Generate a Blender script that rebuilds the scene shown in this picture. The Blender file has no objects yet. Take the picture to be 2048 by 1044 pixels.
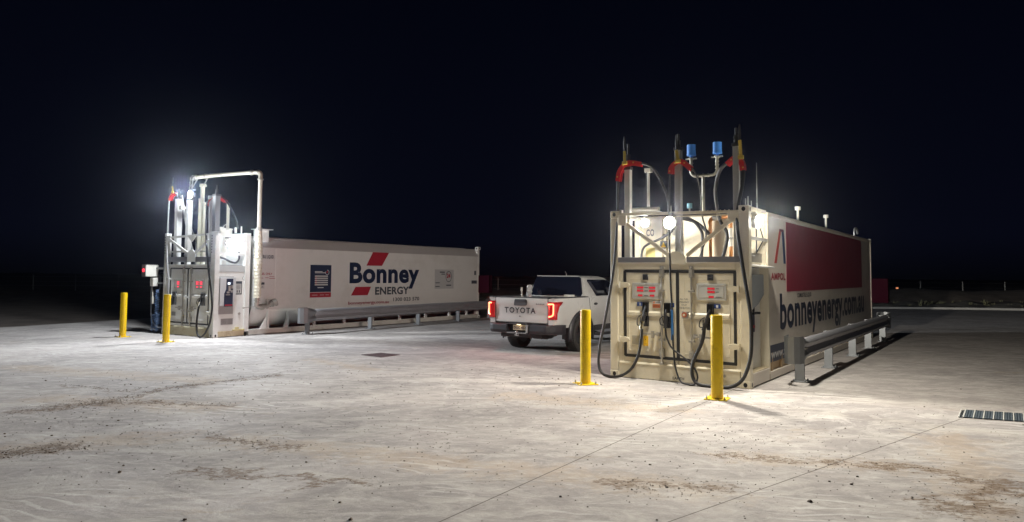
import bpy, bmesh, math, random
from mathutils import Vector, Matrix
random.seed(7)
S = bpy.context.scene
COL = S.collection
# ------------------------------------------------------------------ camera
F, CY, ROLL, PITCH, CAMZ = 1456.19, 463.3, 0.0073, 0.0597, 1.7542
cd = bpy.data.cameras.new('camera'); cam = bpy.data.objects.new('camera', cd); COL.objects.link(cam)
fw = Vector((0, math.cos(PITCH), math.sin(PITCH))); up = Vector((0, -math.sin(PITCH), math.cos(PITCH))); rt = Vector((1, 0, 0))
c_, s_ = math.cos(ROLL), math.sin(ROLL)
R_ = rt * c_ + up * s_; U_ = -rt * s_ + up * c_
m = Matrix((R_, U_, -fw)).transposed().to_4x4(); m.translation = (0, 0, CAMZ)
cam.matrix_world = m
cd.sensor_width = 36; cd.lens = 36 * F / 2048; cd.shift_y = -(522 - CY) / 2048; cd.clip_end = 2000
S.camera = cam
# ------------------------------------------------------------------ world (night sky)
w = bpy.data.worlds.new('World'); S.world = w; w.use_nodes = True
nt = w.node_tree; nt.nodes.clear()
out = nt.nodes.new('ShaderNodeOutputWorld'); bg = nt.nodes.new('ShaderNodeBackground')
tc = nt.nodes.new('ShaderNodeTexCoord'); sx = nt.nodes.new('ShaderNodeSeparateXYZ')
rmp = nt.nodes.new('ShaderNodeValToRGB')
nt.links.new(tc.outputs['Generated'], sx.inputs[0]); nt.links.new(sx.outputs['Z'], rmp.inputs[0])
e = rmp.color_ramp.elements
e[0].position = 0.0; e[0].color = (0.0007, 0.0009, 0.0020, 1)
e[1].position = 0.45; e[1].color = (0.0004, 0.0008, 0.0032, 1)
q = e.new(.05); q.color = (0.0016, 0.0021, 0.0060, 1)
nt.links.new(rmp.outputs[0], bg.inputs['Color']); bg.inputs['Strength'].default_value = 1.0
nt.links.new(bg.outputs[0], out.inputs[0])
S.view_settings.view_transform = 'Standard'; S.view_settings.look = 'None'
S.view_settings.exposure = 0; S.view_settings.gamma = 1
S.render.engine = 'CYCLES'
# ------------------------------------------------------------------ lamp light
LIGHTK = 1.0
HAZE = .00011
def lamp_light(name, loc, energy, color, parent, radius=.07, smooth=1.0, kind='POINT', rot=None, size=1.2):
    l = bpy.data.lights.new(name, kind); l.color = color; l.shadow_soft_size = radius
    l.use_nodes = True; n = l.node_tree; em = n.nodes['Emission']
    fo = n.nodes.new('ShaderNodeLightFalloff'); fo.inputs['Strength'].default_value = 1.0; fo.inputs['Smooth'].default_value = smooth
    n.links.new(fo.outputs['Linear'], em.inputs['Strength'])
    l.energy = energy * LIGHTK
    if kind == 'SPOT': l.spot_size = size; l.spot_blend = .35
    o = bpy.data.objects.new(name, l); COL.objects.link(o); o.parent = parent; o.location = loc
    if rot: o.rotation_euler = rot
    return o
# ------------------------------------------------------------------ materials
def srgb(r, g, b):
    f = lambda v: ((v / 255 + .055) / 1.055) ** 2.4 if v > 10 else v / 255 / 12.92
    return (f(r), f(g), f(b), 1)
MATS = {}
def mat(name, col, rough=.5, metal=0, emit=None, es=0, var=0, vscale=3, bump=0, bscale=40, grime=None, gamt=.0, gscale=2.2, spec=.5, coat=0, trans=0):
    """painted/metal surface with a procedural colour variation, optional grime blotches and bump"""
    if name in MATS: return MATS[name]
    m = bpy.data.materials.new(name); m.use_nodes = True; n = m.node_tree; L = n.links; N = n.nodes
    b = N['Principled BSDF']; b.inputs['Roughness'].default_value = rough; b.inputs['Metallic'].default_value = metal
    b.inputs['Specular IOR Level'].default_value = spec; b.inputs['Coat Weight'].default_value = coat
    col = tuple(col) + (1,) if len(col) == 3 else col
    tcn = N.new('ShaderNodeTexCoord'); no = N.new('ShaderNodeTexNoise'); no.inputs['Scale'].default_value = vscale
    no.inputs['Detail'].default_value = 6; no.inputs['Roughness'].default_value = .65
    L.new(tcn.outputs['Object'], no.inputs['Vector'])
    v = var or .04
    mx = N.new('ShaderNodeMix'); mx.data_type = 'RGBA'
    mx.inputs[6].default_value = tuple(c * (1 - v) for c in col[:3]) + (1,)
    mx.inputs[7].default_value = tuple(min(1, c * (1 + v)) for c in col[:3]) + (1,)
    L.new(no.outputs['Fac'], mx.inputs[0]); last = mx.outputs[2]
    if grime:
        n2 = N.new('ShaderNodeTexNoise'); n2.inputs['Scale'].default_value = gscale; n2.inputs['Detail'].default_value = 9; n2.inputs['Roughness'].default_value = .72
        L.new(tcn.outputs['Object'], n2.inputs['Vector'])
        rp = N.new('ShaderNodeValToRGB'); rp.color_ramp.elements[0].position = .5 ; rp.color_ramp.elements[1].position = .78
        L.new(n2.outputs['Fac'], rp.inputs[0])
        mu = N.new('ShaderNodeMath'); mu.operation = 'MULTIPLY'; mu.inputs[1].default_value = gamt; L.new(rp.outputs[0], mu.inputs[0])
        m2 = N.new('ShaderNodeMix'); m2.data_type = 'RGBA'; m2.inputs[7].default_value = tuple(grime) + (1,)
        L.new(mu.outputs[0], m2.inputs[0]); L.new(last, m2.inputs[6]); last = m2.outputs[2]
    L.new(last, b.inputs['Base Color'])
    mr = N.new('ShaderNodeMapRange'); mr.inputs[3].default_value = max(.02, rough * .85); mr.inputs[4].default_value = min(1, rough * 1.2)
    L.new(no.outputs['Fac'], mr.inputs[0]); L.new(mr.outputs[0], b.inputs['Roughness'])
    if bump:
        n3 = N.new('ShaderNodeTexNoise'); n3.inputs['Scale'].default_value = bscale; n3.inputs['Detail'].default_value = 4
        L.new(tcn.outputs['Object'], n3.inputs['Vector'])
        bp = N.new('ShaderNodeBump'); bp.inputs['Strength'].default_value = bump; bp.inputs['Distance'].default_value = .01
        L.new(n3.outputs['Fac'], bp.inputs['Height']); L.new(bp.outputs[0], b.inputs['Normal'])
    if emit:
        b.inputs['Emission Color'].default_value = tuple(emit) + (1,); b.inputs['Emission Strength'].default_value = es
    MATS[name] = m; return m
CREAM = mat('cream paint', (.70, .645, .51), .42, var=.05, grime=(.28, .21, .10), gamt=.35, gscale=1.6, bump=.05, bscale=18)
CREAMW = mat('cream side paint', (.68, .62, .54), .45, var=.05, grime=(.36, .28, .2), gamt=.4, gscale=1.1, bump=.05, bscale=5)
WHITE = mat('white tank paint', (.60, .59, .57), .42, var=.05, grime=(.35, .32, .27), gamt=.35, gscale=1.0, bump=.05, bscale=4)
WHITEF = mat('white frame paint', (.70, .70, .67), .42, var=.05, grime=(.36, .30, .18), gamt=.5, gscale=1.7, bump=.04, bscale=20)
BAND = mat('light grey roof band', (.40, .38, .37), .5, var=.06)
RAILDIRT = mat('rusty stained rail', (.50, .42, .28), .6, var=.1, grime=(.16, .09, .03), gamt=.85, gscale=4)
GREYP = mat('grey ledge paint', (.20, .20, .22), .45, var=.06)
GALV = mat('galvanised steel', (.21, .22, .23), .42, .5, var=.12, vscale=9, bump=.08, bscale=30)
GALVD = mat('weathered galvanised steel', (.34, .34, .36), .45, .45, var=.15, vscale=5, bump=.08, bscale=20)
STEEL = mat('dull steel', (.42, .40, .36), .42, .6, var=.15, vscale=20)
CHROME = mat('polished steel', (.7, .7, .7), .2, 1.0, var=.05)
RUBBER = mat('black rubber', (.018, .018, .02), .5, var=.3, vscale=30, bump=.1, bscale=80)
HOSEG = mat('grey dusty hose', (.06, .06, .065), .5, var=.2, vscale=15)
BLACKM = mat('black paint', (.012, .012, .016), .4, var=.2)
DARKP = mat('dark plastic', (.03, .03, .033), .5, var=.15)
YELLOW = mat('yellow paint', (.80, .55, .004), .33, var=.05, vscale=4, grime=(.30, .19, .03), gamt=.4, gscale=9)
YSTRAP = mat('yellow strap', (.62, .45, .08), .6, var=.1)
REDG = mat('red plastic', (.55, .02, .025), .4, var=.15)
REDP = mat('dark red vinyl', (.28, .020, .045), .38, var=.06, vscale=1.5)
REDS = mat('red vinyl lettering', (.33, .016, .032), .4, var=.05)
REDCAB = mat('dark red painted steel', (.022, .003, .008), .95, var=.1, spec=.03)
NAVY = mat('navy vinyl', (.007, .015, .048), .4, var=.08)
NAVYL = mat('blue sign vinyl', (.012, .05, .22), .4, var=.08)
CHAR = mat('charcoal vinyl lettering', (.035, .045, .06), .45, var=.05)
BLUECAP = mat('blue plastic cap', (.06, .22, .62), .4, var=.1)
BLUEH = mat('blue nozzle sleeve', (.03, .16, .42), .4, var=.1)
COPPER = mat('orange brown pipe', (.48, .20, .06), .4, .3, var=.15)
PIPE = mat('galvanised vent pipe', (.45, .43, .36), .45, .5, var=.12)
WPIPE = mat('white painted pipe', (.62, .60, .54), .4, var=.05)
ORANGE = mat('orange sticker', (.60, .17, .06), .5, var=.1)
YTAG = mat('yellow tag', (.85, .50, .02), .5, var=.1)
PLATEM = mat('aluminium plate', (.34, .34, .33), .4, .5, var=.1, vscale=20)
DISPW = mat('white display panel', (.50, .50, .48), .35, var=.04)
DIGITW = mat('dim glowing digit window', (.07, .003, .004), .3, emit=(1, .03, .06), es=.34)  # pane itself emits a faint red, imitating glow spread from the digits
DIGITM = mat('glowing digit window', (.2, .005, .01), .3, emit=(1, .04, .08), es=.9)
DIGIT = mat('lit red digits', (.5, .01, .02), .4, emit=(1, .03, .06), es=.5)
DIGITB = mat('bright red digits', (.6, .01, .02), .4, emit=(1, .08, .14), es=2.6)
WLET = mat('white vinyl lettering', (.62, .62, .62), .45, var=.04)
SCREEN = mat('lit terminal screen', (.3, .35, .4), .3, emit=(.85, .92, 1), es=1.6)
LENS = mat('lit lamp lens', (1, 1, 1), .3, emit=(1, .97, .88), es=60)
REDLED = mat('lit red beacon', (.6, .01, .02), .3, emit=(1, .03, .05), es=3)
SLEEVE = mat('reflective lagging', (.72, .68, .55), .35, .35, var=.12, vscale=14, bump=.6, bscale=26)
TRUCKW = mat('white car paint', (.43, .425, .41), .28, var=.02, coat=.6)
GLASS = mat('dark tinted glass', (.006, .008, .016), .06, var=.1, spec=.6)
TYRE = mat('tyre rubber', (.022, .021, .020), .75, var=.3, vscale=18, bump=.3, bscale=60)
BUMPERM = mat('dark grey bumper plastic', (.018, .018, .022), .42, var=.1, bump=.1, bscale=120)
TAILR = mat('red tail lamp lens', (.28, .004, .006), .12, emit=(1, .01, .02), es=.13, coat=.6)
TAILE = mat('lit tail lamp strip', (1, .2, .1), .3, emit=(1, .16, .07), es=5.5)
PLATEL = mat('number plate', (.72, .64, .48), .5, var=.04)
GLOWW = mat('plate lamp lens', (1, .9, .7), .4, emit=(1, .75, .45), es=5)
AMBER = mat('amber marker', (.8, .25, .05), .4, emit=(1, .36, .16), es=.75)
TEALT = mat('faded blue green reflector', (.15, .45, .42), .5)
CLEARW = mat('crumpled clear wrap', (.35, .35, .36), .25, var=.5, vscale=30, bump=.8, bscale=40)
# ------------------------------------------------------------------ mesh builder
class MB:
    def __init__(s): s.bm = bmesh.new(); s.smooth = []
    def _sm(s, fs, sm):
        if sm:
            for f in fs: f.smooth = True
    def hexa(s, P, sm=False):
        v = [s.bm.verts.new(p) for p in P]
        fs = [s.bm.faces.new([v[i] for i in q]) for q in ((0, 3, 2, 1), (4, 5, 6, 7), (0, 1, 5, 4), (1, 2, 6, 5), (2, 3, 7, 6), (3, 0, 4, 7))]
        s._sm(fs, sm); return s
    def box(s, x0, x1, y0, y1, z0, z1):
        return s.hexa([(x0, y0, z0), (x1, y0, z0), (x1, y1, z0), (x0, y1, z0), (x0, y0, z1), (x1, y0, z1), (x1, y1, z1), (x0, y1, z1)])
    def bar(s, p, q, a, b=None, ref=(0, 1, 0)):
        b = b or a; p, q = Vector(p), Vector(q); d = (q - p).normalized(); r = Vector(ref)
        if abs(d.dot(r)) > .95: r = Vector((1, 0, 0))
        u = d.cross(r).normalized() * a / 2; v = d.cross(u).normalized() * b / 2
        return s.hexa([p - u - v, p + u - v, p + u + v, p - u + v, q - u - v, q + u - v, q + u + v, q - u + v])
    def tube(s, pts, r, seg=10, cap=True, rs=None, smooth=True):
        pts = [Vector(p) for p in pts]; rings = []; prev = None
        for i, p in enumerate(pts):
            d = (pts[min(i + 1, len(pts) - 1)] - pts[max(i - 1, 0)]).normalized()
            if prev is None:
                a = Vector((0, 0, 1)) if abs(d.z) < .9 else Vector((1, 0, 0)); u = d.cross(a).normalized()
            else:
                u = (prev - d * prev.dot(d)).normalized()
            prev = u; v = d.cross(u); rr = rs[i] if rs else r
            rings.append([s.bm.verts.new(p + (u * math.cos(2 * math.pi * k / seg) + v * math.sin(2 * math.pi * k / seg)) * rr) for k in range(seg)])
        for a, b in zip(rings, rings[1:]):
            for k in range(seg):
                f = s.bm.faces.new((a[k], a[(k + 1) % seg], b[(k + 1) % seg], b[k])); f.smooth = smooth
        if cap:
            s.bm.faces.new(rings[0][::-1]); s.bm.faces.new(rings[-1])
        return s
    def cyl(s, p, q, r, seg=20, r2=None): return s.tube([p, q], r, seg, rs=[r, r if r2 is None else r2])
    def ball(s, c, r, sx=1, sy=1, sz=1, seg=14):
        res = bmesh.ops.create_uvsphere(s.bm, u_segments=seg, v_segments=seg // 2 + 1, radius=r, matrix=Matrix.Translation(c) @ Matrix.Diagonal((sx, sy, sz, 1)))
        for f in {f for v in res['verts'] for f in v.link_faces}: f.smooth = True
        return s
    def prism(s, poly, axis, a, b):
        """poly: 2D points; extruded along axis from a to b"""
        def P(u, v, t): return {'x': (t, u, v), 'y': (u, t, v), 'z': (u, v, t)}[axis]
        A = [s.bm.verts.new(P(u, v, a)) for u, v in poly]; B = [s.bm.verts.new(P(u, v, b)) for u, v in poly]
        n = len(poly); s.bm.faces.new(A); s.bm.faces.new(B[::-1])
        for k in range(n): s.bm.faces.new((A[k], B[k], B[(k + 1) % n], A[(k + 1) % n]))
        return s
    def grid(s, rows, smooth=True, closed=False):
        V = [[s.bm.verts.new(p) for p in r] for r in rows]
        for a, b in zip(V, V[1:]):
            n = len(a)
            for k in range(n if closed else n - 1):
                f = s.bm.faces.new((a[k], a[(k + 1) % n], b[(k + 1) % n], b[k])); f.smooth = smooth
        return V
    def build(s, name, m, parent=None, bevel=0, seg=2, loc=None, solid=0):
        bmesh.ops.recalc_face_normals(s.bm, faces=s.bm.faces)
        for ed in s.bm.edges:
            if len(ed.link_faces) == 2 and ed.calc_face_angle(0) > .75: ed.smooth = False
        me = bpy.data.meshes.new(name); s.bm.to_mesh(me); s.bm.free(); me.materials.append(m)
        o = bpy.data.objects.new(name, me); COL.objects.link(o); o.parent = parent
        if loc: o.location = loc
        if solid:
            md = o.modifiers.new('solid', 'SOLIDIFY'); md.thickness = solid; md.offset = 0
        if bevel:
            md = o.modifiers.new('bevel', 'BEVEL'); md.width = bevel; md.segments = seg; md.limit_method = 'ANGLE'; md.angle_limit = .7
        return o
def tag(o, label=None, cat=None, group=None, kind=None):
    if label: o['label'] = label
    if cat: o['category'] = cat
    if group: o['group'] = group
    if kind: o['kind'] = kind
    return o
def empty(name, loc=(0, 0, 0), rz=0, parent=None):
    o = bpy.data.objects.new(name, None); COL.objects.link(o); o.location = loc; o.rotation_euler = (0, 0, rz); o.parent = parent; o.empty_display_size = .1
    return o
def smooth_path(pts, n=6):
    P = [Vector(p) for p in pts]; P = [P[0] * 2 - P[1]] + P + [P[-1] * 2 - P[-2]]; out = []
    for i in range(1, len(P) - 2):
        a, b, c, d = P[i - 1:i + 3]
        for k in range(n):
            t = k / n
            out.append(.5 * ((2 * b) + (c - a) * t + (2 * a - 5 * b + 4 * c - d) * t * t + (3 * b - a - 3 * c + d) * t ** 3))
    out.append(P[-2]); return out
def lettering(name, body, m, parent, org, u, v, wd, ht, bold=0.0, thick=.002, shear=0, spacing=1.0):
    """text as real thin geometry, its bounding box fitted to wd x ht at org (lower-left), u right, v up"""
    cu = bpy.data.curves.new(name, 'FONT'); cu.body = body; cu.size = 1; cu.offset = bold; cu.space_character = spacing; cu.shear = shear
    cu.extrude = 0; cu.resolution_u = 4; cu.align_x = 'CENTER'
    t = bpy.data.objects.new(name + '_tmp', cu); COL.objects.link(t)
    dg = bpy.context.evaluated_depsgraph_get(); me = bpy.data.meshes.new_from_object(t.evaluated_get(dg))
    bpy.data.objects.remove(t); bpy.data.curves.remove(cu)
    xs = [q.co.x for q in me.vertices]; ys = [q.co.y for q in me.vertices]
    x0, x1, y0, y1 = min(xs), max(xs), min(ys), max(ys)
    u, v, org = Vector(u).normalized(), Vector(v).normalized(), Vector(org); nrm = u.cross(v)
    for q in me.vertices:
        q.co = org + u * ((q.co.x - x0) / (x1 - x0) * wd) + v * ((q.co.y - y0) / (y1 - y0) * ht) + nrm * thick
    me.name = name; me.materials.clear(); me.materials.append(m)
    o = bpy.data.objects.new(name, me); COL.objects.link(o); o.parent = parent; return o
FX, FZ = (1, 0, 0), (0, 0, 1)      # writing on a front (facing -y)
SY = (0, 1, 0)                     # writing on a +x side

exec_parts = []
# ================================================================== GROUND
def ground_material():
    m = bpy.data.materials.new('trowelled dusty concrete'); m.use_nodes = True; n = m.node_tree; N = n.nodes; L = n.links
    b = N['Principled BSDF']
    geo = N.new('ShaderNodeTexCoord')
    def mapping(scale, rot=0, loc=(0, 0, 0)):
        mp = N.new('ShaderNodeMapping'); mp.inputs['Scale'].default_value = scale; mp.inputs['Rotation'].default_value = (0, 0, rot); mp.inputs['Location'].default_value = loc
        L.new(geo.outputs['Object'], mp.inputs[0]); return mp.outputs[0]
    def noise(vec, sc, det=6, ro=.6, dist=0):
        t = N.new('ShaderNodeTexNoise'); t.inputs['Scale'].default_value = sc; t.inputs['Detail'].default_value = det; t.inputs['Roughness'].default_value = ro
        t.inputs['Distortion'].default_value = dist; L.new(vec, t.inputs['Vector']); return t.outputs['Fac']
    def ramp(f, stops):
        r = N.new('ShaderNodeValToRGB'); el = r.color_ramp.elements
        while len(el) < len(stops): el.new(.5)
        for q, (p, c) in zip(el, stops): q.position = p; q.color = (c, c, c, 1) if not isinstance(c, tuple) else c
        L.new(f, r.inputs[0]); return r.outputs[0]
    def mix(fac, a, b_, mode='MIX'):
        x = N.new('ShaderNodeMix'); x.data_type = 'RGBA'; x.blend_type = mode
        for s_, val in ((0, fac), (6, a), (7, b_)):
            if isinstance(val, (int, float)): x.inputs[s_].default_value = val
            elif isinstance(val, tuple): x.inputs[s_].default_value = val
            else: L.new(val, x.inputs[s_])
        return x.outputs[2]
    def math_(op, a, b_=None, c=None):
        x = N.new('ShaderNodeMath'); x.operation = op
        for i, val in enumerate((a, b_, c)):
            if val is None: continue
            if isinstance(val, (int, float)): x.inputs[i].default_value = val
            else: L.new(val, x.inputs[i])
        return x.outputs[0]
    base = (.385, .352, .332, 1); dark = (.205, .190, .186, 1); light = (.56, .535, .505, 1); tan = (.36, .265, .17, 1); soil = (.13, .085, .052, 1)
    # broad cloudy patches
    big = ramp(noise(mapping((.35, .35, 1)), 1.0, 5, .6, .6), [(.38, 0), (.62, 1)])
    c = mix(big, base, dark)
    c = mix(.75, base, c)
    # trowel / broom swirls: stretched, curving noise
    st1 = ramp(noise(mapping((1, 1.15, 1), .5), 1.3, 10, .70, 2.6), [(.42, 0), (.58, 1)])
    c = mix(math_('MULTIPLY', st1, .48), c, dark)
    stm = ramp(noise(mapping((.9, 2.0, 1), -.15, (3, 9, 0)), 1.1, 10, .75, 1.0), [(.47, 0), (.60, 1)])
    c = mix(math_('MULTIPLY', stm, .5), c, (.50, .475, .435, 1))
    spk = ramp(noise(mapping((1, 1.6, 1)), 14, 6, .85), [(.56, 0), (.70, .55)])
    c = mix(spk, c, (.22, .185, .15, 1))
    st2 = ramp(noise(mapping((.9, 1.35, 1), -.6, (5, 3, 0)), 1.7, 10, .72, 3.4), [(.50, 0), (.66, 1)])
    c = mix(math_('MULTIPLY', st2, .42), c, light)
    st3 = ramp(noise(mapping((1.2, 2.2, 1), .6, (1, 8, 0)), 2.4, 9, .75, 3.2), [(.57, 0), (.68, 1)])
    c = mix(math_('MULTIPLY', st3, .45), c, light)
    # arc scuffs from trowel edges
    wv = N.new('ShaderNodeTexWave'); wv.wave_type = 'RINGS'; wv.inputs['Scale'].default_value = 1.6; wv.inputs['Distortion'].default_value = 12; wv.inputs['Detail'].default_value = 3; wv.inputs['Detail Scale'].default_value = .7
    L.new(mapping((.8, 1.3, 1), .4), wv.inputs['Vector'])
    arc = ramp(wv.outputs['Fac'], [(.82, 0), (.97, 1)])
    gate = ramp(noise(mapping((.7, .7, 1), 0, (9, 2, 0)), 1.1, 3), [(.55, 0), (.66, 1)])
    c = mix(math_('MULTIPLY', math_('MULTIPLY', arc, gate), .4), c, (.70, .69, .66, 1))
    # fine grain
    fine = noise(mapping((1, 1, 1)), 45, 5, .8)
    c = mix(ramp(fine, [(.3, .0), (.75, .32)]), c, dark)
    oil = ramp(noise(mapping((1, 1.3, 1), 0, (11, 3, 0)), 1.7, 3, .5), [(.70, 0), (.76, .45)])
    c = mix(oil, c, (.15, .135, .125, 1))
    grit = ramp(noise(mapping((1, 1, 1), 0, (2, 2, 0)), 90, 3, .9), [(.60, 0), (.72, .5)])
    c = mix(grit, c, (.17, .14, .11, 1))
    # dust and soil drifts at the places they lie
    sep = N.new('ShaderNodeSeparateXYZ'); L.new(geo.outputs['Object'], sep.inputs[0])
    X0, Y0 = sep.outputs['X'], sep.outputs['Y']
    wa, wb = noise(mapping((1, 1, 1), 0, (2, 0, 0)), 2.6, 7, .75), noise(mapping((1, 1, 1), 0, (0, 5, 0)), 2.6, 7, .75)
    X = math_('ADD', X0, math_('MULTIPLY', math_('SUBTRACT', wa, .5), 1.5)); Y = math_('ADD', Y0, math_('MULTIPLY', math_('SUBTRACT', wb, .5), 1.5))
    def seg_mask(ax, ay, bx, by, wdt):
        dx, dy = bx - ax, by - ay; l2 = dx * dx + dy * dy
        px, py = math_('SUBTRACT', X, ax), math_('SUBTRACT', Y, ay)
        t = math_('DIVIDE', math_('ADD', math_('MULTIPLY', px, dx), math_('MULTIPLY', py, dy)), l2)
        t = math_('MINIMUM', math_('MAXIMUM', t, 0.0), 1.0)
        ex, ey = math_('SUBTRACT', px, math_('MULTIPLY', t, dx)), math_('SUBTRACT', py, math_('MULTIPLY', t, dy))
        d = math_('SQRT', math_('ADD', math_('MULTIPLY', ex, ex), math_('MULTIPLY', ey, ey)))
        return math_('MAXIMUM', math_('SUBTRACT', 1.0, math_('DIVIDE', d, wdt)), 0.0)
    def union(ms):
        r = ms[0]
        for q in ms[1:]: r = math_('MAXIMUM', r, q)
        return r
    soilm = union([seg_mask(-5.55, 9.7, -5.2, 11.2, .14), seg_mask(-5.2, 11.2, -3.95, 12.87, .16), seg_mask(-6.9, 11.45, -5.6, 10.8, .09), seg_mask(-6.2, 9.3, -5.3, 9.95, .38),
                   seg_mask(-5.1, 6.9, -4.4, 7.5, .30), seg_mask(-5.9, 10.1, -3.7, 9.8, .16), seg_mask(-3.3, 8.0, -2.2, 7.4, .16), seg_mask(1.9, 7.35, 3.9, 6.85, .14),
                   seg_mask(3.3, 5.6, 4.3, 6.3, .45), seg_mask(.9, 6.3, 1.8, 6.15, .22), seg_mask(3.5, 6.9, 4.1, 6.5, .22), seg_mask(-2.9, 6.6, -1.2, 6.2, .2)])
    tanm = union([seg_mask(.1, 10.7, 2.1, 9.7, .8), seg_mask(-6.4, 10.2, -3.9, 9.6, .8), seg_mask(-5.6, 7, -3.8, 7.9, .8), seg_mask(2.2, 7.2, 4.4, 6.7, .55), seg_mask(3.6, 5.6, 4.9, 8.2, .7),
                  seg_mask(-2.9, 7.8, 1.6, 6.1, .7), seg_mask(-9, 13.5, -5, 12, .9), seg_mask(-4, 15, -2.6, 13.5, .6)])
    brk = noise(mapping((1, 1, 1)), 5, 9, .78)
    brk2 = noise(mapping((.8, 2.2, 1), .4), 9, 8, .8)
    tz = ramp(math_('MULTIPLY', math_('POWER', tanm, .6), brk), [(.29, 0), (.50, .34)])
    c = mix(tz, c, tan)
    sz = ramp(math_('MULTIPLY', math_('POWER', soilm, .5), brk2), [(.36, 0), (.50, .85)])
    c = mix(sz, c, soil)
    free = ramp(math_('MULTIPLY', noise(mapping((1, 2.2, 1), .3, (4, 4, 0)), 2.2, 10, .82), noise(mapping((1, 1, 1), 0, (7, 1, 0)), .7, 3)), [(.335, 0), (.43, .6)])
    c = mix(free, c, (.24, .18, .12, 1))
    X, Y = X0, Y0
    # joints sawn in the slab
    def joint(ax, ay, bx, by, wdt):
        l = math.hypot(bx - ax, by - ay); nx, ny = (by - ay) / l, -(bx - ax) / l
        d = math_('ABSOLUTE', math_('ADD', math_('MULTIPLY', math_('SUBTRACT', X, ax), nx), math_('MULTIPLY', math_('SUBTRACT', Y, ay), ny)))
        return math_('LESS_THAN', math_('ADD', d, math_('MULTIPLY', math_('SUBTRACT', fine, .5), .006)), wdt)
    j1 = joint(2.84, 10.5, -.5, 5.29, .006)
    j2 = math_('MULTIPLY', joint(5.7, 9.29, 1.13, 5.32, .006), math_('LESS_THAN', X, 5.72))
    jj = math_('MAXIMUM', j1, j2)
    c = mix(math_('MULTIPLY', jj, .85), c, (.07, .055, .045, 1))
    L.new(c, b.inputs['Base Color'])
    mr = N.new('ShaderNodeMapRange'); mr.inputs[3].default_value = .85; mr.inputs[4].default_value = 1; L.new(big, mr.inputs[0]); L.new(mr.outputs[0], b.inputs['Roughness'])
    b.inputs['Specular IOR Level'].default_value = .06
    h = math_('ADD', math_('MULTIPLY', st1, .35), math_('ADD', math_('MULTIPLY', fine, .5), math_('MULTIPLY', noise(mapping((1.5, 1.9, 1), .4), 3, 9, .75, 2.5), .8)))
    h = math_('ADD', h, math_('MULTIPLY', sz, .8))
    bp = N.new('ShaderNodeBump'); bp.inputs['Strength'].default_value = .35; bp.inputs['Distance'].default_value = .012
    L.new(h, bp.inputs['Height']); L.new(bp.outputs[0], b.inputs['Normal'])
    return m
def dirt_material(name, c1, c2, sc):
    m = bpy.data.materials.new(name); m.use_nodes = True; n = m.node_tree; N = n.nodes; L = n.links; b = N['Principled BSDF']
    t = N.new('ShaderNodeTexCoord'); a = N.new('ShaderNodeTexNoise'); a.inputs['Scale'].default_value = sc; a.inputs['Detail'].default_value = 9; a.inputs['Roughness'].default_value = .7
    L.new(t.outputs['Object'], a.inputs['Vector']); x = N.new('ShaderNodeMix'); x.data_type = 'RGBA'; x.inputs[6].default_value = c1; x.inputs[7].default_value = c2
    r = N.new('ShaderNodeValToRGB'); r.color_ramp.elements[0].position = .4; r.color_ramp.elements[1].position = .62
    L.new(a.outputs['Fac'], r.inputs[0]); L.new(r.outputs[0], x.inputs[0]); L.new(x.outputs[2], b.inputs['Base Color']); b.inputs['Roughness'].default_value = .95
    bp = N.new('ShaderNodeBump'); bp.inputs['Strength'].default_value = .6; bp.inputs['Distance'].default_value = .05; L.new(a.outputs['Fac'], bp.inputs['Height']); L.new(bp.outputs[0], b.inputs['Normal'])
    return m
CONC = ground_material()
DIRT = dirt_material('bare dirt', (.07, .055, .045, 1), (.13, .105, .085, 1), .8)
VERGE = dirt_material('pale gravel', (.11, .10, .075, 1), (.27, .245, .20, 1), 1.5)
def set_back(v): return v
b = MB(); b.prism([(-30, -8), (30, -8), (46, 18), (44, 34), (33, 39.5), (24, 41.5), (-9.5, 41.5), (-14.5, 26.7), (-16, 23), (-24, 3)], 'z', -.25, 0)
pad = b.build('concrete_yard', CONC); tag(pad, kind='structure')
# dirt terrain reaching the horizon
b = MB(); rows = []
ys = [-60, -20, 0, 15, 30, 41] + [43 + i * 1.6 for i in range(24)] + [90, 120, 200, 400, 900]
xs_ = [-900, -400, -150, -80] + [-60 + i * 2.5 for i in range(49)] + [80, 150, 400, 900]
for y in ys:
    r = []
    for x in xs_:
        z = -.12
        if y > 43 and y < 84:
            k = min(1, (y - 43) / 6)
            z += k * (.10 * math.sin(x * .31 + y * .5) + .10 * math.sin(x * .83 - y * .9 + 1) + random.uniform(-.05, .08))
        r.append((x, y, z))
    rows.append(r)
b.grid(rows); terr = b.build('ground', DIRT); tag(terr, kind='structure')
# gravel verge beyond the kerb and a low earth berm
b = MB(); rows = []
for i in range(14):
    r = []
    for j in range(90):
        x = -20 + j * .9; y = 41.9 + i * .95 + (max(0, x - 24) * -.12)
        z = -.04 + (.0 if i < 3 else .10 * math.sin(x * .7 + i) + .10 * math.sin(x * 1.9 - i * 1.4) + random.uniform(-.04, .08)) - (.25 if i > 11 else 0)
        r.append((x, y, z))
    rows.append(r)
b.grid(rows); tag(b.build('gravel_verge', VERGE), kind='structure')
b = MB()
kp = [(-9.5, 41.7), (24, 41.7), (28.5, 41.0), (33, 39.6), (38.5, 37.0), (44, 34.1)]
for p, q in zip(kp, kp[1:]): b.bar((*p, .03), (*q, .03), .3, .16, ref=(0, 0, 1))
tag(b.build('kerb', mat('pale concrete kerb', (.36, .34, .30), .8, var=.2, vscale=2), bevel=.02), kind='structure')
b = MB(); rows = []
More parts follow.
